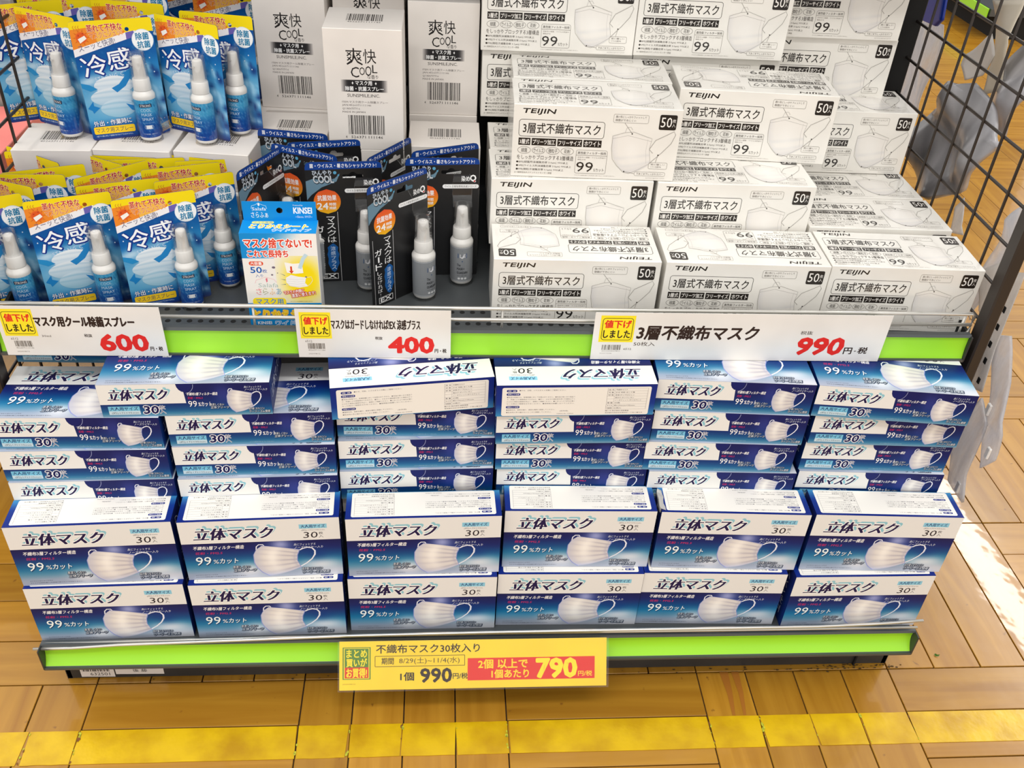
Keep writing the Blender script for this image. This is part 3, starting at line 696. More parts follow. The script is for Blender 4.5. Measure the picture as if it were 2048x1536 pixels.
def make_black_pack():
    e = empty('mask_guard_pack')
    outer = rrect(0, 0, 1, 1, .07, corners=(0, 0, 1, 1), ry=.04)
    outer = [(0, .045), (.01, .02), (.035, .006), (.08, 0), (.92, 0), (.965, .006), (.99, .02), (1, .045), (1, .985), (.985, 1), (.015, 1), (0, .985)]
    slot = [(.48, .115), (.49, .10), (.57, .10), (.585, .088), (.60, .082), (.64, .082), (.655, .088), (.67, .10), (.745, .10), (.755, .115), (.745, .13), (.49, .13)]
    plate('backing_card', outer, [slot], BKW, BKH, .0007, BLACKC, e)
    P = Print(BKW, BKH); B = (20, 62, 140)
    P.fill([(0, .045), (.01, .02), (.035, .006), (.08, 0), (.92, 0), (.965, .006), (.99, .02), (1, .045), (1, .052), (0, .062)], B)
    P.text('菌・ウイルス・暑さもシャットアウト!', .065, .014, .93, .047, WH, bold=.012)
    P.fill([(0, .20), (0, .15), (.10, .13), (.25, .15), (.38, .13), (.45, .09), (.40, .155), (.2, .20), (.06, .26), (0, .30)], (104, 136, 156))
    P.text('ひんやり', .09, .066, .34, .105, (186, 194, 204), bold=.03, halo=[(.07, (56, 66, 76), 0, 0)], res=1); P.text('COOL', .10, .108, .36, .165, (198, 204, 210), bold=.04, shear=-.1, halo=[(.08, (48, 58, 68), .004, .004)])
    P.ell(.385, .085, .022, .0125, (88, 160, 196)); P.ell(.43, .105, .012, .007, (88, 160, 196))
    P.text('染め', .755, .145, .87, .19, (246, 246, 246), bold=.02); P.text('Q', .875, .138, .955, .195, (250, 250, 250), bold=.05); P.ell(.935, .188, .013, .007, (200, 36, 40), 10)
    P.rr(.50, .213, .995, .247, .03, (240, 240, 240)); P.text('ウイルス増殖環境消滅シリーズ', .53, .221, .965, .24, (70, 66, 66), res=1)
    P.grid(lambda a, b: ramp(b, [(0, (228, 84, 44)), (.4, (236, 116, 40)), (1, (246, 190, 30))]), 0, 0, 1, 1, 12, 10, lambda a, b: (.262 + .178 * (2 * a - 1) * np.sqrt(np.clip(1 - (2 * b - 1) ** 2, .0, 1)), .315 + .1 * (2 * b - 1)))
    P.text('抗菌効果', .135, .262, .385, .308, WH, bold=.02); P.text('24', .125, .325, .27, .378, WH, bold=.03); P.text('時間', .285, .325, .375, .35, WH, bold=.02, res=1); P.text('持続', .285, .356, .375, .381, WH, bold=.02, res=1)
    P.rect(.385, .40, .391, 1, (210, 210, 210)); P.rect(.045, .43, .05, 1, (210, 210, 210))
    P.vtext('マスクは', .235, .435, .35, .66, WH, bold=.01)
    P.vtext('ガード', .075, .515, .19, .69, WH, bold=.015); P.vtext('しなければ!', .10, .70, .175, .925, WH, bold=.008, res=1)
    P.fill([(.30, .665), (.335, .68), (.365, .70), (.355, .73), (.375, .76), (.36, .80), (.372, .84), (.345, .87), (.33, .90), (.295, .918), (.255, .90), (.235, .87), (.215, .84), (.225, .80), (.212, .76), (.228, .73), (.222, .70), (.26, .68)], (30, 92, 160))
    P.vtext('涼感プラス', .262, .69, .328, .895, (214, 232, 248), res=1)
    P.rect(.105, .928, .345, .978, WH); P.rect(.112, .932, .338, .974, (20, 20, 22)); P.text('EX', .135, .936, .315, .97, WH, bold=.03)
    P.obj('card_print', INK, e, (-BKW / 2, 0, BKH), (1, 0, 0), (0, 0, 1))
    cx = .025; r = .0150
    bottle(e, cx, -.0170, .0022, r, .057, grey_label)
    b = blister(e, cx, r, .0022, .057, 0)
    bm = bmesh.new(); z1 = .120; k = .0125
    add_tube(bm, [(cx - k, -.001, z1), (cx - k, -.012, z1 + .004), (cx - k, -.012, z1 + .022), (cx - k * .8, -.001, z1 + .028)], .0005, 5)
    add_tube(bm, [(cx + k, -.001, z1), (cx + k, -.012, z1 + .004), (cx + k, -.012, z1 + .022), (cx + k * .8, -.001, z1 + .028)], .0005, 5)
    q = [bm.verts.new(c) for c in ((cx - k, -.012, z1 + .004), (cx + k, -.012, z1 + .004), (cx + k, -.012, z1 + .022), (cx - k, -.012, z1 + .022), (cx - k * .8, -.001, z1 + .028), (cx + k * .8, -.001, z1 + .028), (cx - k * 1.0, -.022, z1 - .008), (cx + k, -.022, z1 - .008))]
    bm.faces.new(q[0:4]); bm.faces.new((q[3], q[2], q[5], q[4])); bm.faces.new((q[6], q[7], q[1], q[0]))
    bm_obj('blister_window', bm, CLEAR, e)
    return e
def make_sheet_box():
    W, D, H, TB = .0885, .034, .132, .0245
    bm = bmesh.new(); add_box(bm, (-W / 2, 0, 0), (W / 2, D, H), .0005)
    CY = (14, 140, 214)
    o = bm_obj('filter_sheet_box', bm, mat('white_box_board', (236, 236, 236), .35))
    hole = [(.5 + .045 * math.cos(t), .47 + .16 * math.sin(t)) for t in [2 * PI * k / 16 for k in range(16)]]
    tab = plate('hanging_tab', [(0, 0), (1, 0), (1, 1), (0, 1)], [hole], W * .97, TB, .0008, mat('cyan_tab_board', CY, .35), o); tab.location = (0, D - .001, H)
    P = Print(W * .97, TB)
    P.fill([(0, 0), (1, 0), (1, 1), (0, 1)], CY, [hole])
    P.text('Salafa', .13, .30, .32, .47, WH, shear=.1); P.text('さらふぁ', .11, .55, .34, .85, WH, bold=.01)
    P.line([(.12, .38), (.13, .22), (.18, .17), (.22, .07), (.27, .17), (.32, .22), (.33, .38)], .006, (190, 226, 244)); P.poly([(.21, .12), (.235, .06), (.24, .2), (.22, .24)], WH)
    P.text('Powered by', .69, .14, .82, .24, WH, res=1); P.text('KINSEI', .69, .30, .94, .62, WH, bold=.04); P.text('~Since 1917~', .71, .73, .94, .85, WH, res=1)
    P.obj('tab_print', INK, tab, (-W * .97 / 2, 0, TB), (1, 0, 0), (0, 0, 1))
    P = Print(W, D); P.rect(0, 0, 1, 1, CY)
    P.rr(.13, .10, .42, .28, .03, (244, 232, 120)); P.text('マスク専用', .15, .13, .40, .25, (30, 110, 180), res=1)
    P.text('とりかえシート', .12, .33, .88, .62, (248, 206, 30), bold=.05, shear=.2, halo=[(.09, (244, 244, 250), 0, 0)]); P.text('ワイドタイプ', .42, .66, .92, .86, (60, 160, 224), bold=.02, shear=.2, halo=[(.07, WH, 0, 0)])
    P.obj('lid_print', INK, o, (-W / 2, D, H), (1, 0, 0), (0, 1, 0))
    P = Print(W, H * .77)
    P.rect(0, 0, 1, 1, (240, 238, 234))
    P.grid(lambda a, b: ramp(a + .25 * b, [(0, CY), (.42, (26, 144, 214)), (.78, (238, 238, 236)), (1, (244, 242, 238))]), 0, 0, 1, .325, 20, 4)
    def yel(a, b): return mix(np.tile(np.array([240, 238, 234.]), (len(a), 1)), (250, 222, 20), np.clip(1.6 * blob(a, b, .62, .5, .42, .42, 1.1), 0, 1))
    P.grid(yel, .42, .29, .995, .935, 16, 20)
    P.text('マスク捨てないで!', .05, .065, .93, .185, (226, 66, 40), bold=.035, halo=[(.09, WH, 0, 0)]); P.text('これで長持ち', .08, .215, .61, .31, (226, 66, 40), bold=.035, halo=[(.09, WH, 0, 0)])
    P.rr(.08, .365, .27, .42, .03, (226, 84, 50)); P.text('大容量', .10, .372, .25, .412, WH, bold=.02, res=1)
    P.text('50', .09, .44, .24, .52, (20, 96, 180), bold=.03); P.text('枚', .245, .47, .31, .52, (20, 96, 180), bold=.01, res=1); P.text('入り', .15, .535, .25, .58, (20, 96, 180), res=1)
    P.text('Salafa', .17, .66, .44, .715, (176, 196, 190), shear=.1)
    for i, (ch, cc) in enumerate(zip('さらふぁ', ((232, 130, 140), (170, 176, 140), (240, 180, 100), (120, 170, 206)))): P.text(ch, .13 + i * .09, .73, .205 + i * .09, .82, cc, res=1)
    P.line([(.13, .66), (.15, .615), (.21, .60), (.27, .575), (.33, .59), (.39, .61), (.42, .65)], .006, (240, 190, 196)); P.poly([(.275, .60), (.30, .585), (.30, .635), (.285, .65)], (226, 110, 130))
    for x, y, q in ((.40, .445, .024), (.37, .545, .016), (.445, .52, .009), (.82, .575, .016)): P.ell(x, y, q, q * .66, (120, 108, 124), 9)
    for y in (.54, .60, .66): P.poly([(.47, y + (y - .6) * .3), (.54, y + .01), (.54, y + .018)], (40, 90, 150))
    P.fill([(.55, .375), (.66, .395), (.78, .385), (.79, .52), (.68, .53), (.57, .515)], (250, 248, 244)); P.line([(.745, .46), (.80, .33), (.85, .27)], .05, (196, 220, 232)); P.poly([(.62, .43), (.645, .43), (.645, .49), (.665, .49), (.632, .53), (.60, .49), (.62, .49)], (220, 76, 40))
    P.fill([(.55, .585), (.62, .545), (.72, .57), (.82, .58), (.80, .655), (.84, .70), (.72, .72), (.60, .70), (.55, .65)], (246, 244, 242))
    for y in (.60, .63, .66, .69): P.line([(.56, y), (.7, y + .012), (.8, y)], .004, (216, 212, 212))
    P.line([(.83, .58), (.89, .57), (.905, .62), (.87, .67), (.84, .69)], .006, (236, 232, 210))
    P.text('マスクの内側に', .50, .75, .78, .80, WH, bold=.015, rot=9, halo=[(.12, (214, 52, 36), 0, 0)], res=1); P.text('清潔に使えます!', .60, .785, .93, .84, WH, bold=.015, rot=9, halo=[(.12, (214, 52, 36), 0, 0)], res=1)
    P.text('※パッケージは実物大ではありません', .58, .905, .88, .918, (120, 112, 60), res=1)
    P.rect(0, .935, 1, 1, CY); P.rr(.07, .862, .52, .985, .05, (250, 226, 40)); P.text('マスク用', .115, .875, .48, .955, (40, 130, 206), bold=.02)
    P.obj('front_print', INK, o, (-W / 2, 0, H), (1, 0, 0), (0, 0, 1))
    P = Print(W, H * .23 - .0004); P.rect(0, 0, 1, 1, CY)
    P.text('とりかえシート', .06, .12, .93, .52, (250, 200, 30), bold=.05, shear=.1, halo=[(.11, (206, 84, 30), 0, 0), (.08, (250, 236, 120), 0, 0)])
    P.text('KINSEI', .10, .66, .29, .80, WH, bold=.04, res=1); P.text('ワイドタイプ', .34, .62, .92, .88, (60, 160, 224), bold=.02, shear=.2, halo=[(.07, WH, 0, 0)])
    P.obj('front_print', INK, o, (-W / 2, 0, H * .23 - .0004), (1, 0, 0), (0, 0, 1))
    return o

# ================================================================== SETTING: floor of wooden parquet planks
FZ = -.108
def wood_mat():
    m = bpy.data.materials.new('varnished_maple'); m.use_nodes = True; nt = m.node_tree; b = nt.nodes['Principled BSDF']
    tc = nt.nodes.new('ShaderNodeTexCoord'); oi = nt.nodes.new('ShaderNodeObjectInfo')
    mp = nt.nodes.new('ShaderNodeMapping'); mp.inputs['Scale'].default_value = (2.4, 34, 5)
    add = nt.nodes.new('ShaderNodeVectorMath'); add.operation = 'ADD'; cmb = nt.nodes.new('ShaderNodeCombineXYZ')
    mul = nt.nodes.new('ShaderNodeMath'); mul.operation = 'MULTIPLY'; mul.inputs[1].default_value = 37
    nt.links.new(oi.outputs['Random'], mul.inputs[0]); nt.links.new(mul.outputs[0], cmb.inputs[0]); nt.links.new(mul.outputs[0], cmb.inputs[1])
    nt.links.new(tc.outputs['Object'], add.inputs[0]); nt.links.new(cmb.outputs[0], add.inputs[1]); nt.links.new(add.outputs[0], mp.inputs[0])
    n = nt.nodes.new('ShaderNodeTexNoise'); n.inputs['Scale'].default_value = 1.4; n.inputs['Detail'].default_value = 6; n.inputs['Distortion'].default_value = .6
    nt.links.new(mp.outputs[0], n.inputs['Vector'])
    r = nt.nodes.new('ShaderNodeValToRGB'); r.color_ramp.elements[0].position = .25; r.color_ramp.elements[1].position = .75
    r.color_ramp.elements[0].color = lin((162, 110, 28)) + (1,); r.color_ramp.elements[1].color = lin((194, 142, 46)) + (1,)
    nt.links.new(n.outputs[0], r.inputs[0])
    hs = nt.nodes.new('ShaderNodeHueSaturation'); rr = nt.nodes.new('ShaderNodeMapRange'); rr.inputs['To Min'].default_value = .84; rr.inputs['To Max'].default_value = 1.1
    nt.links.new(oi.outputs['Random'], rr.inputs[0]); nt.links.new(rr.outputs[0], hs.inputs['Value']); nt.links.new(r.outputs[0], hs.inputs['Color'])
    # scuffs and specks in the world
    g = nt.nodes.new('ShaderNodeNewGeometry'); v = nt.nodes.new('ShaderNodeTexNoise'); v.inputs['Scale'].default_value = 55; v.inputs['Detail'].default_value = 3
    nt.links.new(g.outputs['Position'], v.inputs['Vector'])
    r2_ = nt.nodes.new('ShaderNodeValToRGB'); r2_.color_ramp.elements[0].position = .70; r2_.color_ramp.elements[1].position = .76
    r2_.color_ramp.elements[0].color = (0, 0, 0, 1); r2_.color_ramp.elements[1].color = (.75, .75, .75, 1)
    nt.links.new(v.outputs[0], r2_.inputs[0])
    mx = nt.nodes.new('ShaderNodeMix'); mx.data_type = 'RGBA'; mx.inputs['B'].default_value = lin((120, 76, 30)) + (1,)
    nt.links.new(r2_.outputs[0], mx.inputs['Factor']); nt.links.new(hs.outputs[0], mx.inputs['A']); nt.links.new(mx.outputs['Result'], b.inputs['Base Color'])
    b.inputs['Roughness'].default_value = .24; b.inputs['Coat Weight'].default_value = .4; b.inputs['Coat Roughness'].default_value = .04
    w1 = nt.nodes.new('ShaderNodeTexNoise'); w1.inputs['Scale'].default_value = 12; w1.inputs['Detail'].default_value = 3; nt.links.new(g.outputs['Position'], w1.inputs['Vector'])
    bp = nt.nodes.new('ShaderNodeBump'); bp.inputs['Strength'].default_value = .4; bp.inputs['Distance'].default_value = .0016
    nt.links.new(w1.outputs[0], bp.inputs['Height']); nt.links.new(bp.outputs[0], b.inputs['Normal']); nt.links.new(bp.outputs[0], b.inputs['Coat Normal'])
    return m
WOOD = wood_mat()
GROUT = mat('dirty_joint', (58, 42, 24), .8)
bm = bmesh.new(); add_box(bm, (-5, -3, FZ - .05), (6, 7, FZ - .0035))
floor = bm_obj('floor', bm, GROUT); floor['kind'] = 'structure'
XB = [-1.72, -1.43, -1.14, -.847, -.5545, -.2662, .0195, .3045, .597, .891, 1.185, 1.479, 1.773, 2.067, 2.361, 2.655, 2.949, 3.243]
YB = [-1.155, -.861, -.567, -.2745, .0172, .3195, .615, .911, 1.207, 1.503, 1.799, 2.095, 2.391, 2.687, 2.983, 3.279, 3.575, 3.871, 4.167]
def seen(x, y, z=FZ):
    d = Vector((x, y, z)) - CP; zc = d.dot(fv)
    if zc <= 0: return False, 9
    a, b = d.dot(r2) / zc, d.dot(u2) / zc
    return abs(a) < .60 and abs(b) < .47, d.length
pl = []
for i in range(len(XB) - 1):
    for j in range(len(YB) - 1):
        x0, x1, y0, y1 = XB[i], XB[i + 1], YB[j], YB[j + 1]
        vertical = (i + j) % 2 == (7 + 3) % 2
        for k in range(4):
            if vertical: a = (x0 + (x1 - x0) * k / 4, y0, x0 + (x1 - x0) * (k + 1) / 4, y1)
            else: a = (x0, y0 + (y1 - y0) * k / 4, x1, y0 + (y1 - y0) * (k + 1) / 4)
            s_, dist = seen((a[0] + a[2]) / 2, (a[1] + a[3]) / 2)
            under = -.62 < a[0] and a[2] < .62 and a[1] > .05 and a[3] < .7
            pl.append((0 if (s_ and not under) else 1, dist, a, vertical))
pl.sort(key=lambda t: t[:2])
bmp = bmesh.new(); add_box(bmp, (-.5, -.5, -.004), (.5, .5, 0))
pm = bpy.data.meshes.new('plank'); bmp.to_mesh(pm); bmp.free(); pm.materials.append(WOOD)
# unit plank with softened long edges, scaled per plank
rest = bmesh.new()
_pc = {}
for n_, (o_, d_, a, ver) in enumerate(pl):
    L_, W_ = (a[3] - a[1], a[2] - a[0]) if ver else (a[2] - a[0], a[3] - a[1])
    gap = .0009
    if n_ < 295 and o_ == 0:
        key = (round(L_, 3), round(W_, 3))
        if key not in _pc:
            q = bmesh.new(); add_box(q, (-L_ / 2 + gap, -W_ / 2 + gap, -.004), (L_ / 2 - gap, W_ / 2 - gap, 0), .0006)
            m_ = bpy.data.meshes.new('plank'); q.to_mesh(m_); q.free(); m_.materials.append(WOOD); _pc[key] = m_
        p = bpy.data.objects.new('plank', _pc[key]); link(p, floor)
        p.location = ((a[0] + a[2]) / 2, (a[1] + a[3]) / 2, FZ + random.uniform(-.0003, .0002)); p.rotation_euler = (random.uniform(-.002, .002), random.uniform(-.001, .001), (PI / 2 if ver else 0) + (PI if random.random() < .5 else 0))
    else:
        add_box(rest, (a[0] + gap, a[1] + gap, FZ - .004), (a[2] - gap, a[3] - gap, FZ))
rp = bm_obj('distant_planks', rest, WOOD, floor); rp['kind'] = 'stuff'
# dark spill streaks soaked into the planks
SPILL = mat('brown_spill', (164, 104, 38), .3)
P = Print(1, 1, 1e-6)
for pts in ([(.339, .0165), (.352, .0165), (.350, -.02), (.345, -.056), (.341, -.056), (.342, -.02)], [(.357, .0165), (.368, .0165), (.366, -.02), (.361, -.055), (.357, -.056), (.359, -.02)]):
    P.poly([(x, -y) for x, y in pts][::-1], (170, 108, 40))
sp_ = P.obj('spill_stain', SPILL, floor, (0, 0, FZ + .0002), (1, 0, 0), (0, 1, 0)); sp_['kind'] = 'stuff'

# yellow marking tape on the floor
def tape_mat():
    m = bpy.data.materials.new('yellow_floor_tape'); m.use_nodes = True; nt = m.node_tree; b = nt.nodes['Principled BSDF']
    g = nt.nodes.new('ShaderNodeNewGeometry'); n = nt.nodes.new('ShaderNodeTexNoise'); n.inputs['Scale'].default_value = 18; n.inputs['Detail'].default_value = 5
    nt.links.new(g.outputs['Position'], n.inputs['Vector'])
    r = nt.nodes.new('ShaderNodeValToRGB'); r.color_ramp.elements[0].position = .3; r.color_ramp.elements[1].position = .62
    r.color_ramp.elements[0].color = lin((186, 140, 8)) + (1,); r.color_ramp.elements[1].color = lin((222, 182, 10)) + (1,)
    nt.links.new(n.outputs[0], r.inputs[0]); nt.links.new(r.outputs[0], b.inputs['Base Color']); b.inputs['Roughness'].default_value = .25
    n2 = nt.nodes.new('ShaderNodeTexNoise'); n2.inputs['Scale'].default_value = 90; nt.links.new(g.outputs['Position'], n2.inputs['Vector'])
    bp = nt.nodes.new('ShaderNodeBump'); bp.inputs['Strength'].default_value = .3; bp.inputs['Distance'].default_value = .001; nt.links.new(n2.outputs[0], bp.inputs['Height']); nt.links.new(bp.outputs[0], b.inputs['Normal'])
    return m
bm = bmesh.new(); rn = random.Random(5)
joints = [-.62, -.5545, -.2662, -.1975, -.125, -.0518, .0195, .3045, .3785, .453, .526, .597]
cuts = [-1.6] + joints + [1.9]
for a, b in zip(cuts, cuts[1:]):
    n = 6; xs = [a + .0012 + (b - a - .0024) * k / n for k in range(n + 1)]
    top = [(x + (rn.uniform(-.0015, .0015) if k in (0, n) else 0), -.0572 + rn.uniform(-.0003, .0003)) for k, x in enumerate(xs)]
    bot = [(x + (rn.uniform(-.002, .002) if k in (0, n) else 0), -.1062 + rn.uniform(-.0004, .0004)) for k, x in enumerate(xs)]
    T_ = [bm.verts.new((x, y, FZ + .0007)) for x, y in top + bot]; D_ = [bm.verts.new((x, y, FZ + .0003)) for x, y in top + bot]
    for k in range(n): bm.faces.new((T_[n + 1 + k], T_[n + 2 + k], T_[k + 1], T_[k])); bm.faces.new((D_[n + 1 + k], D_[k], D_[k + 1], D_[n + 2 + k]))
    rim = list(range(n + 1)) + list(range(2 * n + 1, n, -1))
    for i, k in enumerate(rim): k2 = rim[(i + 1) % len(rim)]; bm.faces.new((T_[k], T_[k2], D_[k2], D_[k]))
bmesh.ops.recalc_face_normals(bm, faces=bm.faces[:])
tp = bm_obj('floor_tape', bm, tape_mat()); tag(tp, 'worn yellow marking tape stuck across the wooden floor', 'floor tape')
WORN = mat('grubby_green_glue', (176, 178, 44), .7, mottle=(300, .5)); WB = mat('bare_brown_patch', (120, 72, 26), .7)
bm = bmesh.new()
for x in joints:
    for _ in range(rn.choice((2, 3, 6, 8))):
        y = rn.uniform(-.104, -.059); r = rn.choice((.0008, .001, .0014, .0022)); cx = x + rn.uniform(-.0016, .0016); n = 8
        vs = [bm.verts.new((cx + r * rn.uniform(.5, 1.2) * math.cos(2 * PI * k / n), y + r * 1.9 * rn.uniform(.5, 1.2) * math.sin(2 * PI * k / n), FZ + .0012 + rn.uniform(0, .0002))) for k in range(n)]
        f = bm.faces.new(vs); f.material_index = 0 if rn.random() < .72 else 1
q = bm_obj('worn_patch', bm, [WORN, WB], tp); q['kind'] = 'stuff'

# ================================================================== shop display shelf
gon = empty('display_shelf'); tag(gon, 'grey steel shop display shelf with lime green price strips and wire sides', 'shelf')
def part(name, bm, m, parent=gon, smooth=False): return bm_obj(name, bm, m, parent, smooth)
bm = bmesh.new(); add_box(bm, (-.597, .027, FZ), (.597, .032, -.036), .001); add_box(bm, (-.597, .027, FZ), (-.59, .66, -.036)); add_box(bm, (.59, .027, FZ), (.597, .66, -.036)); kick = part('base_kick', bm, DARKM)
bm = bmesh.new(); add_box(bm, (.545, .0235, FZ + .0005), (.5475, .0268, -.04)); part('kick_joint', bm, HOLE, kick)
bm = bmesh.new(); add_box(bm, (-.6, .006, -.012), (.6, .66, -.0062), .001); add_box(bm, (-.6, .006, -.036), (.6, .010, -.012)); part('lower_shelf', bm, METAL)
bm = bmesh.new(); add_box(bm, (-.606, .148, .3765), (.606, .645, .388), .001); ush = part('upper_shelf', bm, METAL)
bm = bmesh.new()
for r_ in range(2):
    k = 0
    while -.59 + k * .0134 < .59:
        x = -.59 + k * .0134 + (.0067 if r_ else 0); y = (.1923, .2192)[r_]
        add_lathe(bm, [(.0034, .3878), (.0034, .3883)], x, y, 12); k += 1
ho = part('punched_holes', bm, HOLE, ush); ho['kind'] = 'stuff'
bm = bmesh.new(); add_box(bm, (-.606, .41, .865), (.606, .645, .88), .001); add_box(bm, (-.606, .406, .85), (.606, .41, .885)); part('top_shelf', bm, METAL)
bm = bmesh.new(); add_box(bm, (-.606, .646, FZ), (.606, .662, 1.3)); part('back_panel', bm, BACKM)
# price rails: concave lime insert in a grey metal channel with end caps
def price_rail(yf, zt, h, tilt, bul=.0026, name='price_rail', x=.6):
    bm = bmesh.new(); n = 8
    sec = [(yf + .006, zt + .0045), (yf - .001, zt + .0045), (yf - .0025, zt + .001), (yf + .001, zt)]
    back = [(yf + .006, zt + .0045), (yf + .006, zt - h - .003), (yf - tilt - .003, zt - h - .003), (yf - tilt - .003, zt - h + .0008), (yf - tilt, zt - h + .0008)]
    prof = [sec[0], sec[1], sec[2], sec[3]] + [(yf - tilt * (k / n) ** 2 + bul * math.sin(PI * k / n) + .0012, zt - h * k / n) for k in range(1, n)] + back[::-1][:-1]
    A = [bm.verts.new((-x, a, b)) for a, b in prof]; B = [bm.verts.new((x, a, b)) for a, b in prof]; m_ = len(prof)
    for k in range(m_): bm.faces.new((A[k], A[(k + 1) % m_], B[(k + 1) % m_], B[k]))
    bm.faces.new(A[::-1]); bm.faces.new(B)
    r = part(name, bm, METAL)
    bm = bmesh.new(); P_ = [(yf - tilt * (k / n) ** 2 + bul * math.sin(PI * k / n), zt - .0005 - (h - .001) * k / n) for k in range(n + 1)]
    A = [bm.verts.new((-x + .0014, a, b)) for a, b in P_]; B = [bm.verts.new((x - .0014, a, b)) for a, b in P_]
    for k in range(n): bm.faces.new((A[k], A[k + 1], B[k + 1], B[k]))
    part('lime_insert', bm, LIME, r, True)
    for s_ in (-1, 1):
        bm = bmesh.new(); add_box(bm, (s_ * x - .0012, yf - tilt - .0032, zt - h - .0025), (s_ * x + .0012, yf + .003, zt + .003), .0006); part('end_cap', bm, DARKM, r)
    return r
price_rail(.141, .4085, .0325, .002, .0006); price_rail(.002, -.003, .0325, .0095)
# bent chrome rods along the lower lip
bm = bmesh.new(); add_tube(bm, [(-.609, -.002, -.004), (-.56, -.002, -.003), (-.5, -.001, .0005), (-.35, 0, .005), (-.2, .001, .0095), (0, .001, .0125), (.15, 0, .0145), (.45, -.001, .0165), (.53, -.002, .0215), (.6, -.003, .0285)], .0022)
part('lip_rod', bm, CHROME, smooth=True)
bm = bmesh.new(); add_tube(bm, [(-.6, .004, -.0005), (-.3, .0045, .0035), (0, .005, .0055), (.3, .004, .0055), (.6, .002, .0075)], .002); part('lip_rod', bm, CHROME, smooth=True)
# wire guard in front of the upper shelf
guard = empty('wire_guard'); guard.parent = gon
bm = bmesh.new(); X = .601
lo_, hi_ = .4060, .4375
loop = [(-X, .151, lo_ + .004), (-X, .151, hi_ - .004), (-X + .004, .151, hi_), (X - .004, .151, hi_), (X, .151, hi_ - .004), (X, .151, lo_ + .004), (X - .004, .151, lo_), (-X + .004, .151, lo_)]
add_tube(bm, loop, .0025, 8, True); part('guard_loop', bm, CHROME, guard, True)
bm = bmesh.new(); add_tube(bm, [(-X, .151, .4215), (X, .151, .4215)], .0024); part('guard_rod', bm, CHROME, guard, True)
for x in (-.59, -.3, 0, .3, .59):
    bm = bmesh.new(); add_tube(bm, [(x, .153, .4375), (x, .153, .395), (x, .16, .390)], .0016, 6); part('guard_leg', bm, CHROME, guard, True)
# side wire panels
for s_ in (-1, 1):
    sd = empty('side_panel'); sd.parent = gon; x = .62 * s_
    bm = bmesh.new(); add_box(bm, (x - .008, .140, FZ), (x + .008, .162, 1.3), .002); part('panel_post', bm, WIRE, sd)
    bm = bmesh.new(); add_box(bm, (x - .017 - (.006 if s_ > 0 else 0), .572, FZ), (x + .012, .63, 1.3), .002); part('panel_post', bm, HOLE, sd)
    for k in range(8):
        y = .209 + .0525 * k
        if y > .57: break
        bm = bmesh.new(); add_tube(bm, [(x, y, .02), (x, y, 1.25)], .0021, 6); part('vertical_wire', bm, WIRE, sd, True)
    for k in range(-7, 10):
        z = .6795 + .0525 * k
        bm = bmesh.new(); add_tube(bm, [(x + .0032 * s_, .155, z), (x + .0032 * s_, .58, z)], .0021, 6); part('cross_wire', bm, WIRE, sd, True)
    bm = bmesh.new(); add_prism(bm, [(0, 0), (1, 0), (1, 1), (0, 1)], 0, 1)
    for v in bm.verts: pass
    bm.free()
    bm = bmesh.new(); vs = [(.152, .3785), (.31, .3785), (.60, .34), (.60, .43), (.33, .43), (.158, .405)]
    a_ = [bm.verts.new((s_ * .6045, y, z)) for y, z in vs]; b_ = [bm.verts.new((s_ * .6085, y, z)) for y, z in vs]
    bm.faces.new(a_); bm.faces.new(b_[::-1])
    for k in range(len(vs)): bm.faces.new((a_[k], b_[k], b_[(k + 1) % len(vs)], a_[(k + 1) % len(vs)]))
    bmesh.ops.recalc_face_normals(bm, faces=bm.faces[:]); part('shelf_bracket', bm, HOLE, sd)

# ================================================================== lower shelf: blue and white cartons
NB = make_blue_box()
first = [True]
def blue(x, y, z, yaw, lying, back=False, label='', group='', m=None):
    o = NB if first[0] else copy_tree(NB)
    first[0] = False
    a = math.radians(yaw)
    if lying:
        z += BD; d = BH if back else 0
        loc = (x - math.sin(a) * d, y + math.cos(a) * d, z)
        o.rotation_euler = (-PI / 2, 0, a + (PI if back else 0))
    else:
        loc = (x, y, z); o.rotation_euler = (0, 0, a)
    o.location = loc
    tag(o, label, 'carton', group); return o
ordn = ['leftmost', 'second from left', 'third from left', 'fourth from left', 'fifth from left', 'rightmost']
Z0 = -.0058
LO = [(-.5035, .0145, 1.5), (-.2997, .0163, 1.1), (-.0970, .0230, .3), (.1016, .0270, -.6), (.2990, .0250, -1.6), (.5060, .0170, .0)]
UP = [(-.5035, .0212, 2.6), (-.2995, .0278, 2.4), (-.0948, .0300, 1.4), (.1066, .0400, -.7), (.3090, .0340, -2.2), (.5125, .0275, -2.2)]
for k in range(6):
    blue(LO[k][0], LO[k][1], Z0, LO[k][2], False, label='blue and white mask carton standing upright in the bottom front row, ' + ordn[k], group='upright mask cartons in the front rows')
for k in range(6):
    blue(UP[k][0], UP[k][1], Z0 + .1045, UP[k][2], False, label='blue and white mask carton standing upright on top of the front row, ' + ordn[k], group='upright mask cartons in the front rows')
LV = lambda l: -.006 + .0476 * l
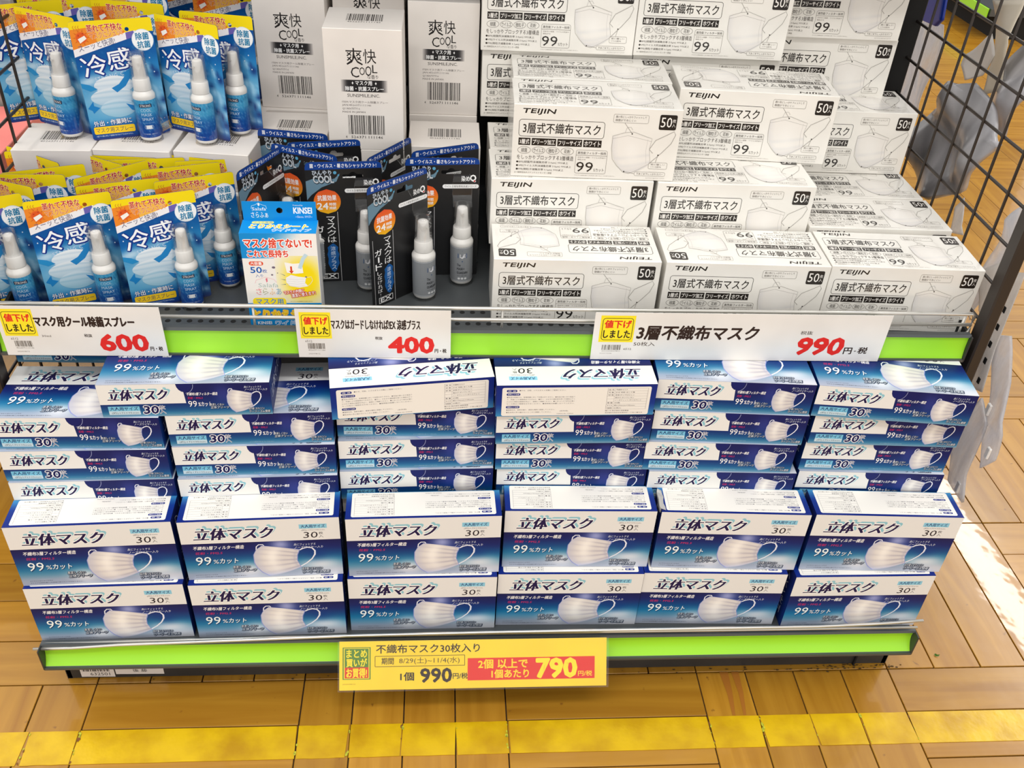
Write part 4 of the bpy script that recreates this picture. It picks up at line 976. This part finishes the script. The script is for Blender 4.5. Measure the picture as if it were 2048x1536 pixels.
ST = {0: [(4, -.5050, .0680, 2.0), (5, -.5070, .0700, 1.2), (6, -.5085, .0740, .4)],
      1: [(4, -.3035, .0735, 2.2), (5, -.3044, .0790, 1.6), (6, -.3052, .0825, 2.4)],
      2: [(4, -.1045, .0870, 1.9), (5, -.1042, .0912, 2.1), (6, -.1050, .0975, .2), (7, -.1074, .0840, 7.3)],
      3: [(4, .0972, .0890, -1.0), (5, .0943, .0880, .1), (6, .0925, .0840, .9), (7, .0905, .0810, 1.4)],
      4: [(4, .2965, .0810, -1.5), (5, .2870, .0835, -2.3), (6, .2916, .0860, -3.0), (7, .2899, .0880, -3.1)],
      5: [(4, .4985, .0795, -2.4), (5, .4975, .0840, -2.1), (6, .4975, .0800, -2.6), (7, .4890, .0720, -6.0)]}
lvn = {4: 'lowest visible layer', 5: 'second visible layer', 6: 'third visible layer', 7: 'topmost layer'}
for c, L_ in ST.items():
    for l in (range(4) if c in (0, 5) else (3,)):
        blue(L_[0][1], .09, LV(l), 0, True, label='blue and white carton hidden low in the rear stack ' + ordn[c] + ', ' + ('bottom', 'second', 'third', 'fourth')[l] + ' layer', group='hidden cartons under the rear stacks')
    for l, x, y, yw in L_:
        flip = (c, l) in ((2, 7), (3, 7))
        extra = ', ruled label facing front' if flip else ''
        blue(x, y, LV(l), yw, True, flip, 'mask carton lying flat, ' + lvn[l] + ' of rear stack, ' + ordn[c] + extra, 'flat mask cartons stacked at the rear')
blue(-.3750, .0790, LV(7), 2.2, True, label='blue and white mask carton bridging the two leftmost rear stacks at the top', group='flat mask cartons stacked at the rear')
bx = blue(-.5145, .192, LV(7) - .0045, -.5, True, label='blue and white mask carton in shadow under the upper shelf, far left behind the stack', group='flat mask cartons stacked at the rear')

# ================================================================== upper shelf: white boxes of fifty
ZB = .3883
TA, TBx = make_white_box(True), make_white_box(False); used = [False, False]
def white(x, y, z, yaw, flip, label, tilt=0, sz=1):
    src = TA if flip else TBx; i = 0 if flip else 1
    o = src if not used[i] else copy_tree(src); used[i] = True
    o.location = (x, y, z); o.rotation_euler = (0, 0, math.radians(yaw)); o.scale = (1, 1, sz)
    tag(o, label, 'box', 'white boxes of fifty masks'); return o
WB_ = 'white mask box '
r2z, r2t = .4500, .5445
white(.0938, .1935, ZB, -.5, True, WB_ + 'in the shelf front row, left, lid print upside down')
white(.3095, .1900, ZB, -1.6, True, WB_ + 'in the shelf front row, middle, above the widest price card')
T3 = white(.5150, .1860, ZB, -2.2, False, WB_ + 'in the shelf front row, right, at the wire side')
white(.0928, .2915, r2z, -.1, False, WB_ + 'one step up behind the left front box')
white(.3075, .2880, r2z, -.8, False, WB_ + 'one step up behind the middle front box')
T6 = white(.5165, .2870, ZB + .003, -1.0, False, WB_ + 'just behind the right front box, only its glossy lid showing')
T6b = white(.5160, .3820, ZB + .003, 0, False, WB_ + 'in the right column, lid sliver showing under the box above')
white(.0950, .3870, r2z, 0, False, WB_ + 'in the left column, a sliver of lid showing beside the raised boxes')
white(.3105, .3860, r2z, 0, False, WB_ + 'in the middle column, hidden under the box with inverted lid print')
white(.1172, .2960, r2t, -1.8, False, WB_ + 'largest and brightest, on the second step at left')
white(.3385, .3650, r2t, -4.0, True, WB_ + 'on the second step in the middle, lid print upside down')
white(.1220, .3930, r2t, -1.6, False, WB_ + 'right behind the brightest box, only its lid print showing')
T9 = white(.5120, .4640, ZB + .098, -1.0, False, WB_ + 'in the right column beside the wires, above the glossy lids')
white(.0850, .4900, r2t + .004, .3, False, WB_ + 'half hidden in the dark left corner behind the raised boxes')
white(.0820, .4810, r2t + .100, -.8, False, WB_ + 'at the top left of the pile, cut by the photo')
white(.2925, .4790, r2t + .100, -1.2, False, WB_ + 'at the top middle of the pile, cut by the photo')
white(.2950, .4870, r2t + .004, -1.0, False, WB_ + 'hidden in the middle column under the topmost box')
white(.4790, .5330, ZB + .180, -1.0, False, WB_ + 'in the rear right column, above the boxes by the wire panel')
white(.4745, .5260, ZB + .275, -1.0, False, WB_ + 'at the top of the rear right column, in shade')

for t_ in (T3, T6, T6b, T9): t_.scale = (.945, 1, 1)

# ================================================================== upper shelf: plain dealer cartons
DC = make_plain_box(); du = [False]
def dealer(x, y, z, yaw, label):
    o = DC if not du[0] else copy_tree(DC); du[0] = True
    o.location = (x, y, z); o.rotation_euler = (0, 0, math.radians(yaw)); tag(o, label, 'carton', 'plain white dealer cartons'); return o
HS = .1556
dealer(-.1735, .3713, ZB + HS + .0002, -.2, 'plain white dealer carton with black lettering, nearest and largest of three')
dealer(-.1735, .3713, ZB, -.2, 'plain white dealer carton hidden under the raised middle one')
dealer(-.2820, .5120, ZB + HS + .0002, -3.0, 'plain white dealer carton with black lettering, standing beside the blue spray packs')
dealer(-.0730, .5040, ZB + HS + .0002, -1.0, 'plain white dealer carton with black lettering, standing nearest the white mask boxes')
dealer(-.0715, .3870, ZB, -.4, 'plain white dealer carton with barcode on its lid, behind the right black packs')
dealer(-.0730, .5000, ZB, -.4, 'plain white dealer carton hidden below the rear right one')
dealer(-.2790, .4050, ZB, -1.0, 'plain white dealer carton with barcode on its lid, behind the left black packs')
dealer(-.2820, .5050, ZB, -1.0, 'plain white dealer carton hidden below the rear left one')
dealer(-.1760, .5300, ZB + HS + .022, 0, 'plain white dealer carton in shadow at the back, only its first characters showing')
dealer(-.1760, .5300, ZB, 0, 'plain white dealer carton hidden at the back under the shadowed one')
dealer(-.5700, .3450, ZB, 2.5, 'white carton with barcode on its lid, carrying spray packs at far left')
dealer(-.4725, .3500, ZB, -2.0, 'white carton carrying the middle spray pack of the upper tier')
dealer(-.3720, .3480, ZB, -6.0, 'white carton carrying spray packs, nearest the dealer cartons')
for x, t_ in ((-.565, 'left'), (-.467, 'middle'), (-.372, 'right')): dealer(x, .455 if x < -.4 else .452, ZB, 0, 'plain white carton hidden behind the ' + t_ + ' one that carries spray packs')

# ================================================================== spray packs
SP = make_spray_pack(); su = [False]
def spray(x, y, z, yaw, label, group='spray packs on the upper shelf', lean=-1.5):
    o = SP if not su[0] else copy_tree(SP); su[0] = True
    o.location = (x, y, z); o.rotation_euler = (math.radians(lean), 0, math.radians(yaw)); tag(o, label, 'spray pack', group); return o
SL = 'blue spray pack '
ZU = ZB + HS + .0005
FR = 'spray packs standing on the shelf floor'; TR_ = 'spray packs standing on the white cartons'
spray(-.5152, .2257, ZB, 20.8, SL + 'in the very front, behind the left price card', FR)
spray(-.4180, .2345, ZB, 21.7, SL + 'in the front row, left of the cyan filter sheet box', FR)
spray(-.6130, .2130, ZB, 25.0, SL + 'in the front row, cut by the left edge of the photo', FR)
spray(-.3810, .2880, ZB, 21.9, SL + 'behind and right of the front row, its bottle greyish in shade', FR)
spray(-.4682, .2680, ZB, 18.6, SL + 'wedged between the front row and the next, top strip only', FR)
spray(-.5676, .3028, ZB, 20.2, SL + 'left in the crowd, round white badge showing behind the front row', FR)
spray(-.5854, .2842, ZB, 1.7, SL + 'at left, straight yellow strip with half a badge', FR)
spray(-.4844, .3047, ZB, 40.0, SL + 'turned sideways in the middle of the crowd', FR)
spray(-.4043, .3186, ZB, 18.5, SL + 'behind the shaded bottle pack, sun picture showing', FR)
spray(-.4530, .3380, ZB, 9.1, SL + 'middle of the crowd, peeping over the sideways pack', FR)
spray(-.3680, .3400, ZB, 10.0, SL + 'in the crowd at right, nearest the black packs', FR)
spray(-.6098, .2667, ZB, -21.3, SL + 'at the left edge, turned to the left', FR)
spray(-.5976, .3448, ZB, -31.5, SL + 'slanting at the left front of the white cartons', FR)
spray(-.5194, .3405, ZB, -28.9, SL + 'slanting below the gap between two white cartons', FR)
spray(-.4878, .3440, ZB, -2.9, SL + 'flat against the middle white carton, hanging hole showing', FR)
spray(-.4142, .3500, ZB, -11.9, SL + 'half hidden against the right white carton', FR)
spray(-.5850, .3500, ZB, -1.7, SL + 'against the left white carton, hanging hole showing', FR)
spray(-.4810, .3945, ZU, 20.2, SL + 'in the middle of the upper tier, fully visible', TR_)
spray(-.3960, .4060, ZU, -26.0, SL + 'on the upper tier, right of the fully visible one', TR_)
spray(-.5700, .4165, ZU, -26.5, SL + 'on the upper tier, left, in front of the lid barcode', TR_)
spray(-.6060, .4520, ZU, 28.0, SL + 'on the upper tier at the far left edge', TR_)
spray(-.3640, .4350, ZU, -10.1, SL + 'on the upper tier, rightmost, beside the dealer carton', TR_)
spray(-.4837, .4744, ZU, -8.4, SL + 'behind the middle of the upper tier', TR_)
spray(-.5760, .4880, ZU, 10.0, SL + 'at the back left of the upper tier, plain yellow strip showing', TR_)
spray(-.4900, .5150, ZU + .012, 2.0, SL + 'in the last row of the upper tier, centre', TR_)
spray(-.3680, .5480, ZU, 3.0, SL + 'in dim light in the last row, beside the dealer carton', TR_)
spray(-.4330, .5800, ZU, 2.0, SL + 'at the very back, between the last row centre and dim one', TR_)
spray(-.5850, .5420, ZU + .012, 2.0, SL + 'in the last row of the upper tier, left', TR_)

# ================================================================== black packs
BP = make_black_pack(); bu = [False]
def black(x, y, yaw, label, z=ZB):
    o = BP if not bu[0] else copy_tree(BP); bu[0] = True
    o.location = (x, y, z); o.rotation_euler = (math.radians(-1), 0, math.radians(yaw)); tag(o, label, 'spray pack', 'black mask guard spray packs'); return o
KL = 'black spray pack '
black(-.1980, .2960, 5.6, KL + 'facing front beside the cyan filter sheet box')
black(-.1270, .2560, 41.9, KL + 'turned left, nearest the shelf edge')
black(-.0736, .3150, 3.4, KL + 'facing front at the right end')
black(-.0690, .3500, 22.0, KL + 'half hidden behind the right end one')
black(-.1406, .3450, 55.2, KL + 'strongly turned, behind the nearest one')
black(-.2991, .3000, 64.0, KL + 'turned nearly sideways at the left end')
black(-.2522, .3322, -22.3, KL + 'slanting, third from the left, orange badge cut off')
black(-.2730, .3900, -9.1, KL + 'at the very back left')
black(-.2278, .3602, 10.3, KL + 'between the slanting and the front facing one')

SB = make_sheet_box(); SB.location = (-.2660, .1780, ZB); SB.rotation_euler = (0, 0, math.radians(1.5))
tag(SB, 'cyan, white and yellow box of mask filter sheets with hanging tab', 'box')

# ================================================================== price cards and signs
def card_board(name, W, H, loc, rot, col=(234, 232, 228), t=.0006, label='', corner=.002):
    bm = bmesh.new(); add_box(bm, (-W / 2, 0, 0), (W / 2, t, H))
    o = bm_obj(name, bm, mat(name + '_paper', col, .3)); o.location = loc; o.rotation_euler = rot; tag(o, label, 'price card'); return o
RED = (226, 40, 34); DK = (48, 30, 22)
def sticker(P, x0, y0, x1, y1):
    q = x1 - x0
    P.rect(x0, y0, x1, y1, (250, 230, 40)); P.frame(x0 + .06 * q, y0 + .05, x1 - .05 * q, y1 - .04, .10 * q, .018 * q, DK)
    m = (y0 + y1) / 2
    P.text('値下げ', x0 + .13 * q, y0 + .10, x1 - .11 * q, m - .02, RED, bold=.04); P.text('しました', x0 + .12 * q, m + .03, x1 - .11 * q, y1 - .09, DK, bold=.035)
def small_card(x, wd, label, name, price, extra, seed, xs, wide=False):
    o = card_board('price_card', wd, .0705, (x, .1335, .3755), (math.radians(1.5), 0, 0), label=label)
    P = Print(wd, .0705)
    if not wide:
        P.poly([], DK) if False else None
        sticker(P, .025 + xs, .06, .225 + xs, .60)
        P.text('6512', .05, .635, .095, .68, (110, 100, 96), res=1); P.bars(.065, .70, .175, .82, (90, 80, 70), seed, 22); P.text('4526371111146', .065, .835, .175, .86, (120, 112, 104), res=1); P.text('2020/08/12', .065, .91, .14, .935, (140, 132, 126), res=1)
        P.text(name, .225 + xs, .20, .83 + (0 if extra else -.03), .40, DK, bold=.045 if extra else .025)
        if extra: P.text(extra, .245, .575, .30, .62, (110, 100, 96), res=1)
        P.text('税抜', .505, .55, .553, .615, DK, bold=.015)
        P.text(price, .595, .565, .885, .885, RED, bold=.07)
        P.text('円・税' if name[0:4] != '3層不織' else '', .895, .80, .972, .885, DK, bold=.03)
    else:
        sticker(P, .02, .06, .135, .62)
        P.text('3層不織布マスク', .148, .26, .555, .56, DK, bold=.034, shear=.08)
        P.text('50枚入', .14, .61, .212, .70, (70, 52, 42), bold=.01); P.bars(.035, .68, .098, .79, (90, 80, 70), 5, 22); P.text('4901234567890', .035, .805, .098, .825, (120, 112, 104), res=1); P.text('6512', .108, .745, .135, .79, (80, 66, 58), res=1); P.text('2020/10/08', .03, .855, .07, .875, (150, 142, 134), res=1)
        P.text('税抜', .70, .345, .742, .425, DK, bold=.01)
        P.text('990', .702, .50, .86, .85, RED, bold=.07, shear=.12); P.text('円', .868, .70, .896, .84, DK, bold=.03); P.text('+', .903, .76, .913, .79, DK, bold=.02); P.text('税', .918, .69, .95, .83, DK, bold=.03, shear=.1)
    P.obj('card_print', INKM, o, (-wd / 2, 0, .0705), (1, 0, 0), (0, 0, 1))
    return o
small_card(-.4965, .187, 'white price card reading 600 yen below the spray packs', 'マスク用クール除菌スプレー', '600', '30ml', 2, 0)
small_card(-.1553, .1845, 'white price card reading 400 yen below the black packs', 'マスクはガードしなければ!EX 涼感プラス', '400', '', 3, 0)
small_card(.2975, .3725, 'wide white price card reading 990 yen below the white mask boxes', '3層不織布マスク', '990', '', 4, 0, True)
# yellow bundle offer sign hanging tilted from the lower rail
SW, SH = .3600, .0655
YS = card_board('offer_sign', SW, SH, (-.0275, -.0510, -.0385), (math.radians(-36), 0, math.radians(.0)), (244, 208, 6), .0006, 'yellow and red bundle offer sign reading 790, hung on the lower rail')
P = Print(SW, SH); GRN = (88, 130, 44)
P.rect(.012, .12, .115, .78, GRN) ; P.rect(.016, .135, .111, .765, (226, 204, 40)); P.rect(.02, .15, .107, .53, GRN); P.rect(.02, .53, .107, .75, (214, 52, 28))
P.text('まとめ', .026, .17, .101, .33, (246, 220, 30), bold=.03); P.text('買いが', .026, .35, .101, .52, (246, 220, 30), bold=.03); P.text('お買得!', .026, .55, .101, .74, (246, 220, 30), bold=.03)
P.text('不織布マスク30枚入り', .135, .075, .52, .255, DK, bold=.018)
P.frame(.13, .305, .465, .53, .003, .0022, (110, 84, 20)); P.text('期間', .155, .345, .20, .48, DK, bold=.012); P.text('8/29(土)~11/4(水)', .22, .345, .445, .49, (90, 66, 26), res=2)
P.text('1個', .225, .65, .275, .82, DK, bold=.03); P.text('990', .30, .58, .415, .86, DK, bold=.05); P.text('円/税', .42, .68, .475, .80, DK, bold=.02)
P.rect(.475, .38, .955, .84, (222, 46, 34)); P.text('2個 以上で', .515, .41, .70, .60, (250, 214, 36), bold=.03); P.text('1個あたり', .565, .625, .705, .80, (250, 214, 36), bold=.03)
P.text('790', .735, .42, .885, .80, (250, 224, 40), bold=.07); P.text('円/税', .892, .68, .945, .79, (250, 214, 36), bold=.02)
P.text('2020/08/12', .012, .86, .06, .885, (150, 120, 20), res=1)
P.obj('sign_print', INKM, YS, (-SW / 2, 0, SH), (1, 0, 0), (0, 0, 1))
bm = bmesh.new(); add_box(bm, (-SW / 2 - .002, -.0012, -.002), (SW / 2 + .003, -.0008, SH + .001)); bm_obj('clear_sleeve', bm, FOLDER, YS)
# stickers on the base kick
def kick_label(W, H, loc, label, fn, rot=0):
    bm = bmesh.new(); add_box(bm, (-W / 2, -.0003, 0), (W / 2, 0, H)); o = bm_obj('base_label', bm, PLAIN); o.location = loc; o.rotation_euler = (0, math.radians(rot), 0); tag(o, label, 'label')
    P = Print(W, H); fn(P); P.obj('label_print', INKM, o, (-W / 2, -.0003, H), (1, 0, 0), (0, 0, 1))
kick_label(.046, .030, (-.554, .0268, -.1045), 'white barcode label numbered 632501 on the dark shelf base', lambda P: (P.bars(.06, .05, .9, .60, (40, 36, 34), 8, 22), P.text('632501', .28, .68, .86, .90, (60, 54, 50))), 1)
kick_label(.066, .026, (-.496, .0268, -.1000), 'cream name label beside the barcode label on the shelf base', lambda P: (P.text('ゴンドラ責任者', .18, .16, .84, .45, (60, 54, 50), bold=.02), P.text('後 藤', .36, .56, .66, .82, (60, 54, 50), bold=.01)), 1)

# ================================================================== things hung outside the wire side
def sheet(name, x, poly, m, amp, label, cat, seed=1, th=.0012, smooth=True):
    """crumpled plastic: outline in y,z at distance x, filled, subdivided, folded and given thickness"""
    v, f = fill_geo([(y, z) for y, z in poly])
    bm = bmesh.new(); V = [bm.verts.new((x, a, b)) for a, b in v]
    for q in f:
        try: bm.faces.new([V[i] for i in q])
        except ValueError: pass
    for _ in range(3): bmesh.ops.subdivide_edges(bm, edges=bm.edges[:], cuts=1, use_grid_fill=True)
    bmesh.ops.triangulate(bm, faces=bm.faces[:])
    rn = random.Random(seed); ph = [rn.uniform(0, 6) for _ in range(6)]
    for v_ in bm.verts:
        y, z = v_.co.y, v_.co.z
        fold = 1.4 * abs(math.sin(22 * y + 15 * z + ph[0])) + .7 * math.sin(44 * z - 26 * y + ph[1]) + .12 * math.sin(70 * y + ph[2]) * math.sin(60 * z + ph[3])
        v_.co.x += amp * (fold - .8)
    bmesh.ops.recalc_face_normals(bm, faces=bm.faces[:])
    bmesh.ops.solidify(bm, geom=bm.faces[:], thickness=th)
    o = bm_obj(name, bm, m, None, smooth); tag(o, label, cat); return o
OUT = {
'bagA': (0.665, [(0.161, 0.296), (0.131, 0.272), (0.116, 0.203), (0.107, 0.150), (0.15, 0.153), (0.178, 0.196), (0.172, 0.256)]),
'bagB': (0.675, [(0.181, 0.386), (0.166, 0.395), (0.13, 0.344), (0.103, 0.277), (0.1, 0.235), (0.114, 0.209), (0.126, 0.232), (0.155, 0.292), (0.178, 0.341)]),
'strip': (0.65, [(0.174, 0.486), (0.159, 0.494), (0.154, 0.38), (0.143, 0.319), (0.169, 0.308), (0.177, 0.364)]),
'trans': (0.68, [(0.247, 0.547), (0.282, 0.505), (0.289, 0.447), (0.288, 0.408), (0.259, 0.359), (0.245, 0.41), (0.238, 0.483), (0.222, 0.514)]),
'small': (0.69, [(0.426, 0.452), (0.414, 0.474), (0.376, 0.432), (0.403, 0.422)]),
'sheetg': (0.7, [(0.608, 0.475), (0.577, 0.537), (0.529, 0.602), (0.492, 0.618), (0.436, 0.592), (0.385, 0.568), (0.403, 0.523), (0.433, 0.477), (0.482, 0.437), (0.528, 0.424)]),
'sheetw': (0.72, [(0.591, 0.627), (0.532, 0.678), (0.503, 0.655), (0.526, 0.618), (0.566, 0.597), (0.589, 0.613)]),
'beige': (0.72, [(0.554, 0.717), (0.487, 0.735), (0.467, 0.68), (0.475, 0.614), (0.502, 0.597), (0.512, 0.652)]),
'greyR': (0.74, [(0.528, 0.63), (0.496, 0.648), (0.477, 0.698), (0.422, 0.626), (0.438, 0.592), (0.455, 0.551), (0.517, 0.584)]),
'greyL': (0.7, [(0.73, 0.647), (0.645, 0.656), (0.625, 0.6), (0.623, 0.516), (0.684, 0.492), (0.73, 0.523), (0.737, 0.589)]),
'blue': (0.69, [(0.722, 0.682), (0.632, 0.705), (0.622, 0.669), (0.636, 0.656), (0.689, 0.651), (0.705, 0.654)]),
'lowgrey': (0.66, [(0.263, 0.433), (0.221, 0.477), (0.207, 0.432), (0.221, 0.384), (0.239, 0.388)])}
BLUEP = mat('blue_plastic', (12, 48, 150), .35); BEIGE = mat('cream_film', (206, 196, 178), .4)
def S(k, name, m, amp, label, cat, seed, **kw): return sheet(name, OUT[k][0], OUT[k][1], m, amp, label, cat, seed, **kw)
ba = S('bagA', 'zip_bag', MILK, .004, 'grey translucent zip bag hanging lowest outside the wire side', 'bag', 1, th=.004)
bb = S('bagB', 'zip_bag', MILK, .004, 'whitish translucent zip bag hanging outermost beside the hanging strip', 'bag', 2, th=.004)
st = S('strip', 'hanging_strip', MILKW, .0005, 'white plastic hanging strip with hook holes beside the shelf post', 'hanging strip', 3)
S('trans', 'plastic_bag', MILK, .008, 'creased translucent bag between the shelf post and the wire grid', 'bag', 4)
S('small', 'plastic_bag', MILKW, .005, 'small white bag corner seen low through the wire grid', 'bag', 5)
S('sheetg', 'plastic_bag', GREYB, .014, 'large grey bag bulging behind the wire grid', 'bag', 6, th=.01)
S('sheetw', 'paper_sheet', PLAIN, .006, 'folded white sheet above the large grey bag', 'paper', 7)
S('beige', 'film_bag', BEIGE, .008, 'cream coloured film bag at the top right behind the wires', 'bag', 8)
S('greyR', 'plastic_bag', GREYB, .010, 'dark grey bag at the right edge behind the wires', 'bag', 9, th=.006)
S('greyL', 'plastic_bag', MILK, .006, 'long grey translucent bag beside the black rear post', 'bag', 10)
bt_ = S('blue', 'blue_bag', BLUEP, .001, 'bright blue plastic bag at the top beside the black post', 'bag', 11, th=.004)
S('lowgrey', 'plastic_bag', MILKW, .006, 'curled white plastic right beside the shelf end bracket', 'bag', 12)
for i, (y, z) in enumerate([(0.143, 0.29), (0.108, 0.242), (0.121, 0.167)]):
    par = bb if i < 2 else ba; x = par and (.675 if i < 2 else .665) - .006
    bm = bmesh.new(); add_box(bm, (x - .002, y - .004, z - .009), (x + .002, y + .004, z + .009), .001)
    bm_obj('zip_slider', bm, WHITEP, par)
bm = bmesh.new()
for y, z in [(0.1675, 0.435), (0.166, 0.409), (0.166, 0.382), (0.162, 0.358), (0.158, 0.328)]: add_box(bm, (.6478, y - .003, z - .005), (.6494, y + .003, z + .004), .0006)
hs_ = bm_obj('hook_holes', bm, HOLE, st); hs_['kind'] = 'stuff'
# another shelf far behind on the right, standing on the same floor
fg = empty('far_shelf', (2.3, 3.27, FZ)); tag(fg, 'distant black shelf base with a lime green price strip', 'shelf')
bm = bmesh.new(); add_box(bm, (.06, .02, 0), (1.1, 1.6, .10)); bm_obj('base', bm, HOLE, fg)
bm = bmesh.new(); add_box(bm, (0, 0, .10), (1.15, 1.62, .13)); bm_obj('shelf_plate', bm, METAL, fg)
bm = bmesh.new(); add_box(bm, (-.012, .01, .085), (-.004, 1.6, .13), .001); bm_obj('lime_strip', bm, LIME, fg)
bm = bmesh.new(); add_box(bm, (.5, .1, .131), (.52, 1.6, 1.5)); bm_obj('back_board', bm, METAL, fg)
# neighbouring shelf on the left with two cartons
ng = empty('neighbour_shelf', (-1.0, .5, FZ)); tag(ng, 'part of a neighbouring dark shelf beyond the left wire side', 'shelf')
bm = bmesh.new(); add_box(bm, (-.3, 0, .46), (.30, .5, .47)); bm_obj('shelf_plate', bm, METAL, ng)
bm = bmesh.new(); add_box(bm, (-.3, .02, 0), (-.27, .5, .46)); add_box(bm, (.26, .3, 0), (.28, .5, .46)); bm_obj('upright', bm, METAL, ng)
bm = bmesh.new(); add_box(bm, (-.95, .53, .3625), (-.722, .72, .455), .001); pk_ = bm_obj('pink_carton', bm, mat('pink_board', (250, 140, 132), .5)); tag(pk_, 'plain pink carton glimpsed through the left wire side', 'carton')
bm = bmesh.new(); add_box(bm, (-.722, .66, .3625), (-.715, .69, .43)); bm_obj('green_label', bm, mat('pale_green_label', (206, 232, 110), .5), pk_)
bm = bmesh.new(); add_box(bm, (-.98, .73, .3625), (-.735, .92, .62), .001); gk = bm_obj('grey_carton', bm, mat('grey_printed_board', (150, 150, 142), .6, mottle=(60, .25))); tag(gk, 'grey printed carton behind the pink one at the left edge', 'carton')


# torn corner of one carton, dust by the base, a stray leaf
up5 = [o for o in COL.objects if o.get('label', '') == 'blue and white mask carton standing upright on top of the front row, fifth from left'][0]
bm = bmesh.new(); rn = random.Random(9); pr = None
cols = []
for k in range(7):
    y = BD * (.05 + .13 * k); a = bm.verts.new((-BW / 2 + .004 + rn.uniform(0, .003), y, BH + .0009)); b = bm.verts.new((-BW / 2 - .001 - rn.uniform(0, .002), y + rn.uniform(-.002, .002), BH + .003 + rn.uniform(-.002, .003))); c = bm.verts.new((-BW / 2 - .0012, y, BH - .004 - rn.uniform(0, .006)))
    cols.append((a, b, c))
for p, q in zip(cols, cols[1:]):
    bm.faces.new((p[0], p[1], q[1], q[0])); bm.faces.new((p[1], p[2], q[2], q[1]))
bmesh.ops.solidify(bm, geom=bm.faces[:], thickness=.0004)
tc_ = bm_obj('torn_corner', bm, CART, up5); tc_['label'] = 'torn white cardboard corner'
DIRT = mat('black_floor_dirt', (84, 62, 30), .85)
bm = bmesh.new(); rn = random.Random(21)
for _ in range(110):
    x = min(.62, max(.12, rn.gauss(.53, .05))) if rn.random() < .6 else rn.uniform(-.5, .59); y = .026 - abs(rn.gauss(0, .005)) if rn.random() < .8 else .019; r = rn.uniform(.0004, .0016); n = 6
    bm.faces.new([bm.verts.new((x + r * 2 * rn.uniform(.5, 1.3) * math.cos(2 * PI * k / n), y + r * rn.uniform(.5, 1.2) * math.sin(2 * PI * k / n), FZ + .0007 + rn.uniform(0, .0002))) for k in range(n)])
dd = bm_obj('floor_dirt', bm, DIRT, floor); dd['kind'] = 'stuff'
bm = bmesh.new()
pts = [(0, 0, .0006), (.003, .002, .002), (.0065, .0015, .003), (.004, -.0005, .0015), (.001, .005, .0012), (-.0012, .003, .0008)]
V = [bm.verts.new((.681 + a, .037 + b, FZ + .0004 + c)) for a, b, c in pts]
bm.faces.new((V[0], V[3], V[2], V[1])); bm.faces.new((V[0], V[1], V[4], V[5]))
bmesh.ops.solidify(bm, geom=bm.faces[:], thickness=.0003)
lf = bm_obj('stray_leaf', bm, mat('fresh_leaf_green', (90, 140, 30), .5)); tag(lf, 'tiny green leaf scrap lying on the floor right of the shelf', 'leaf')
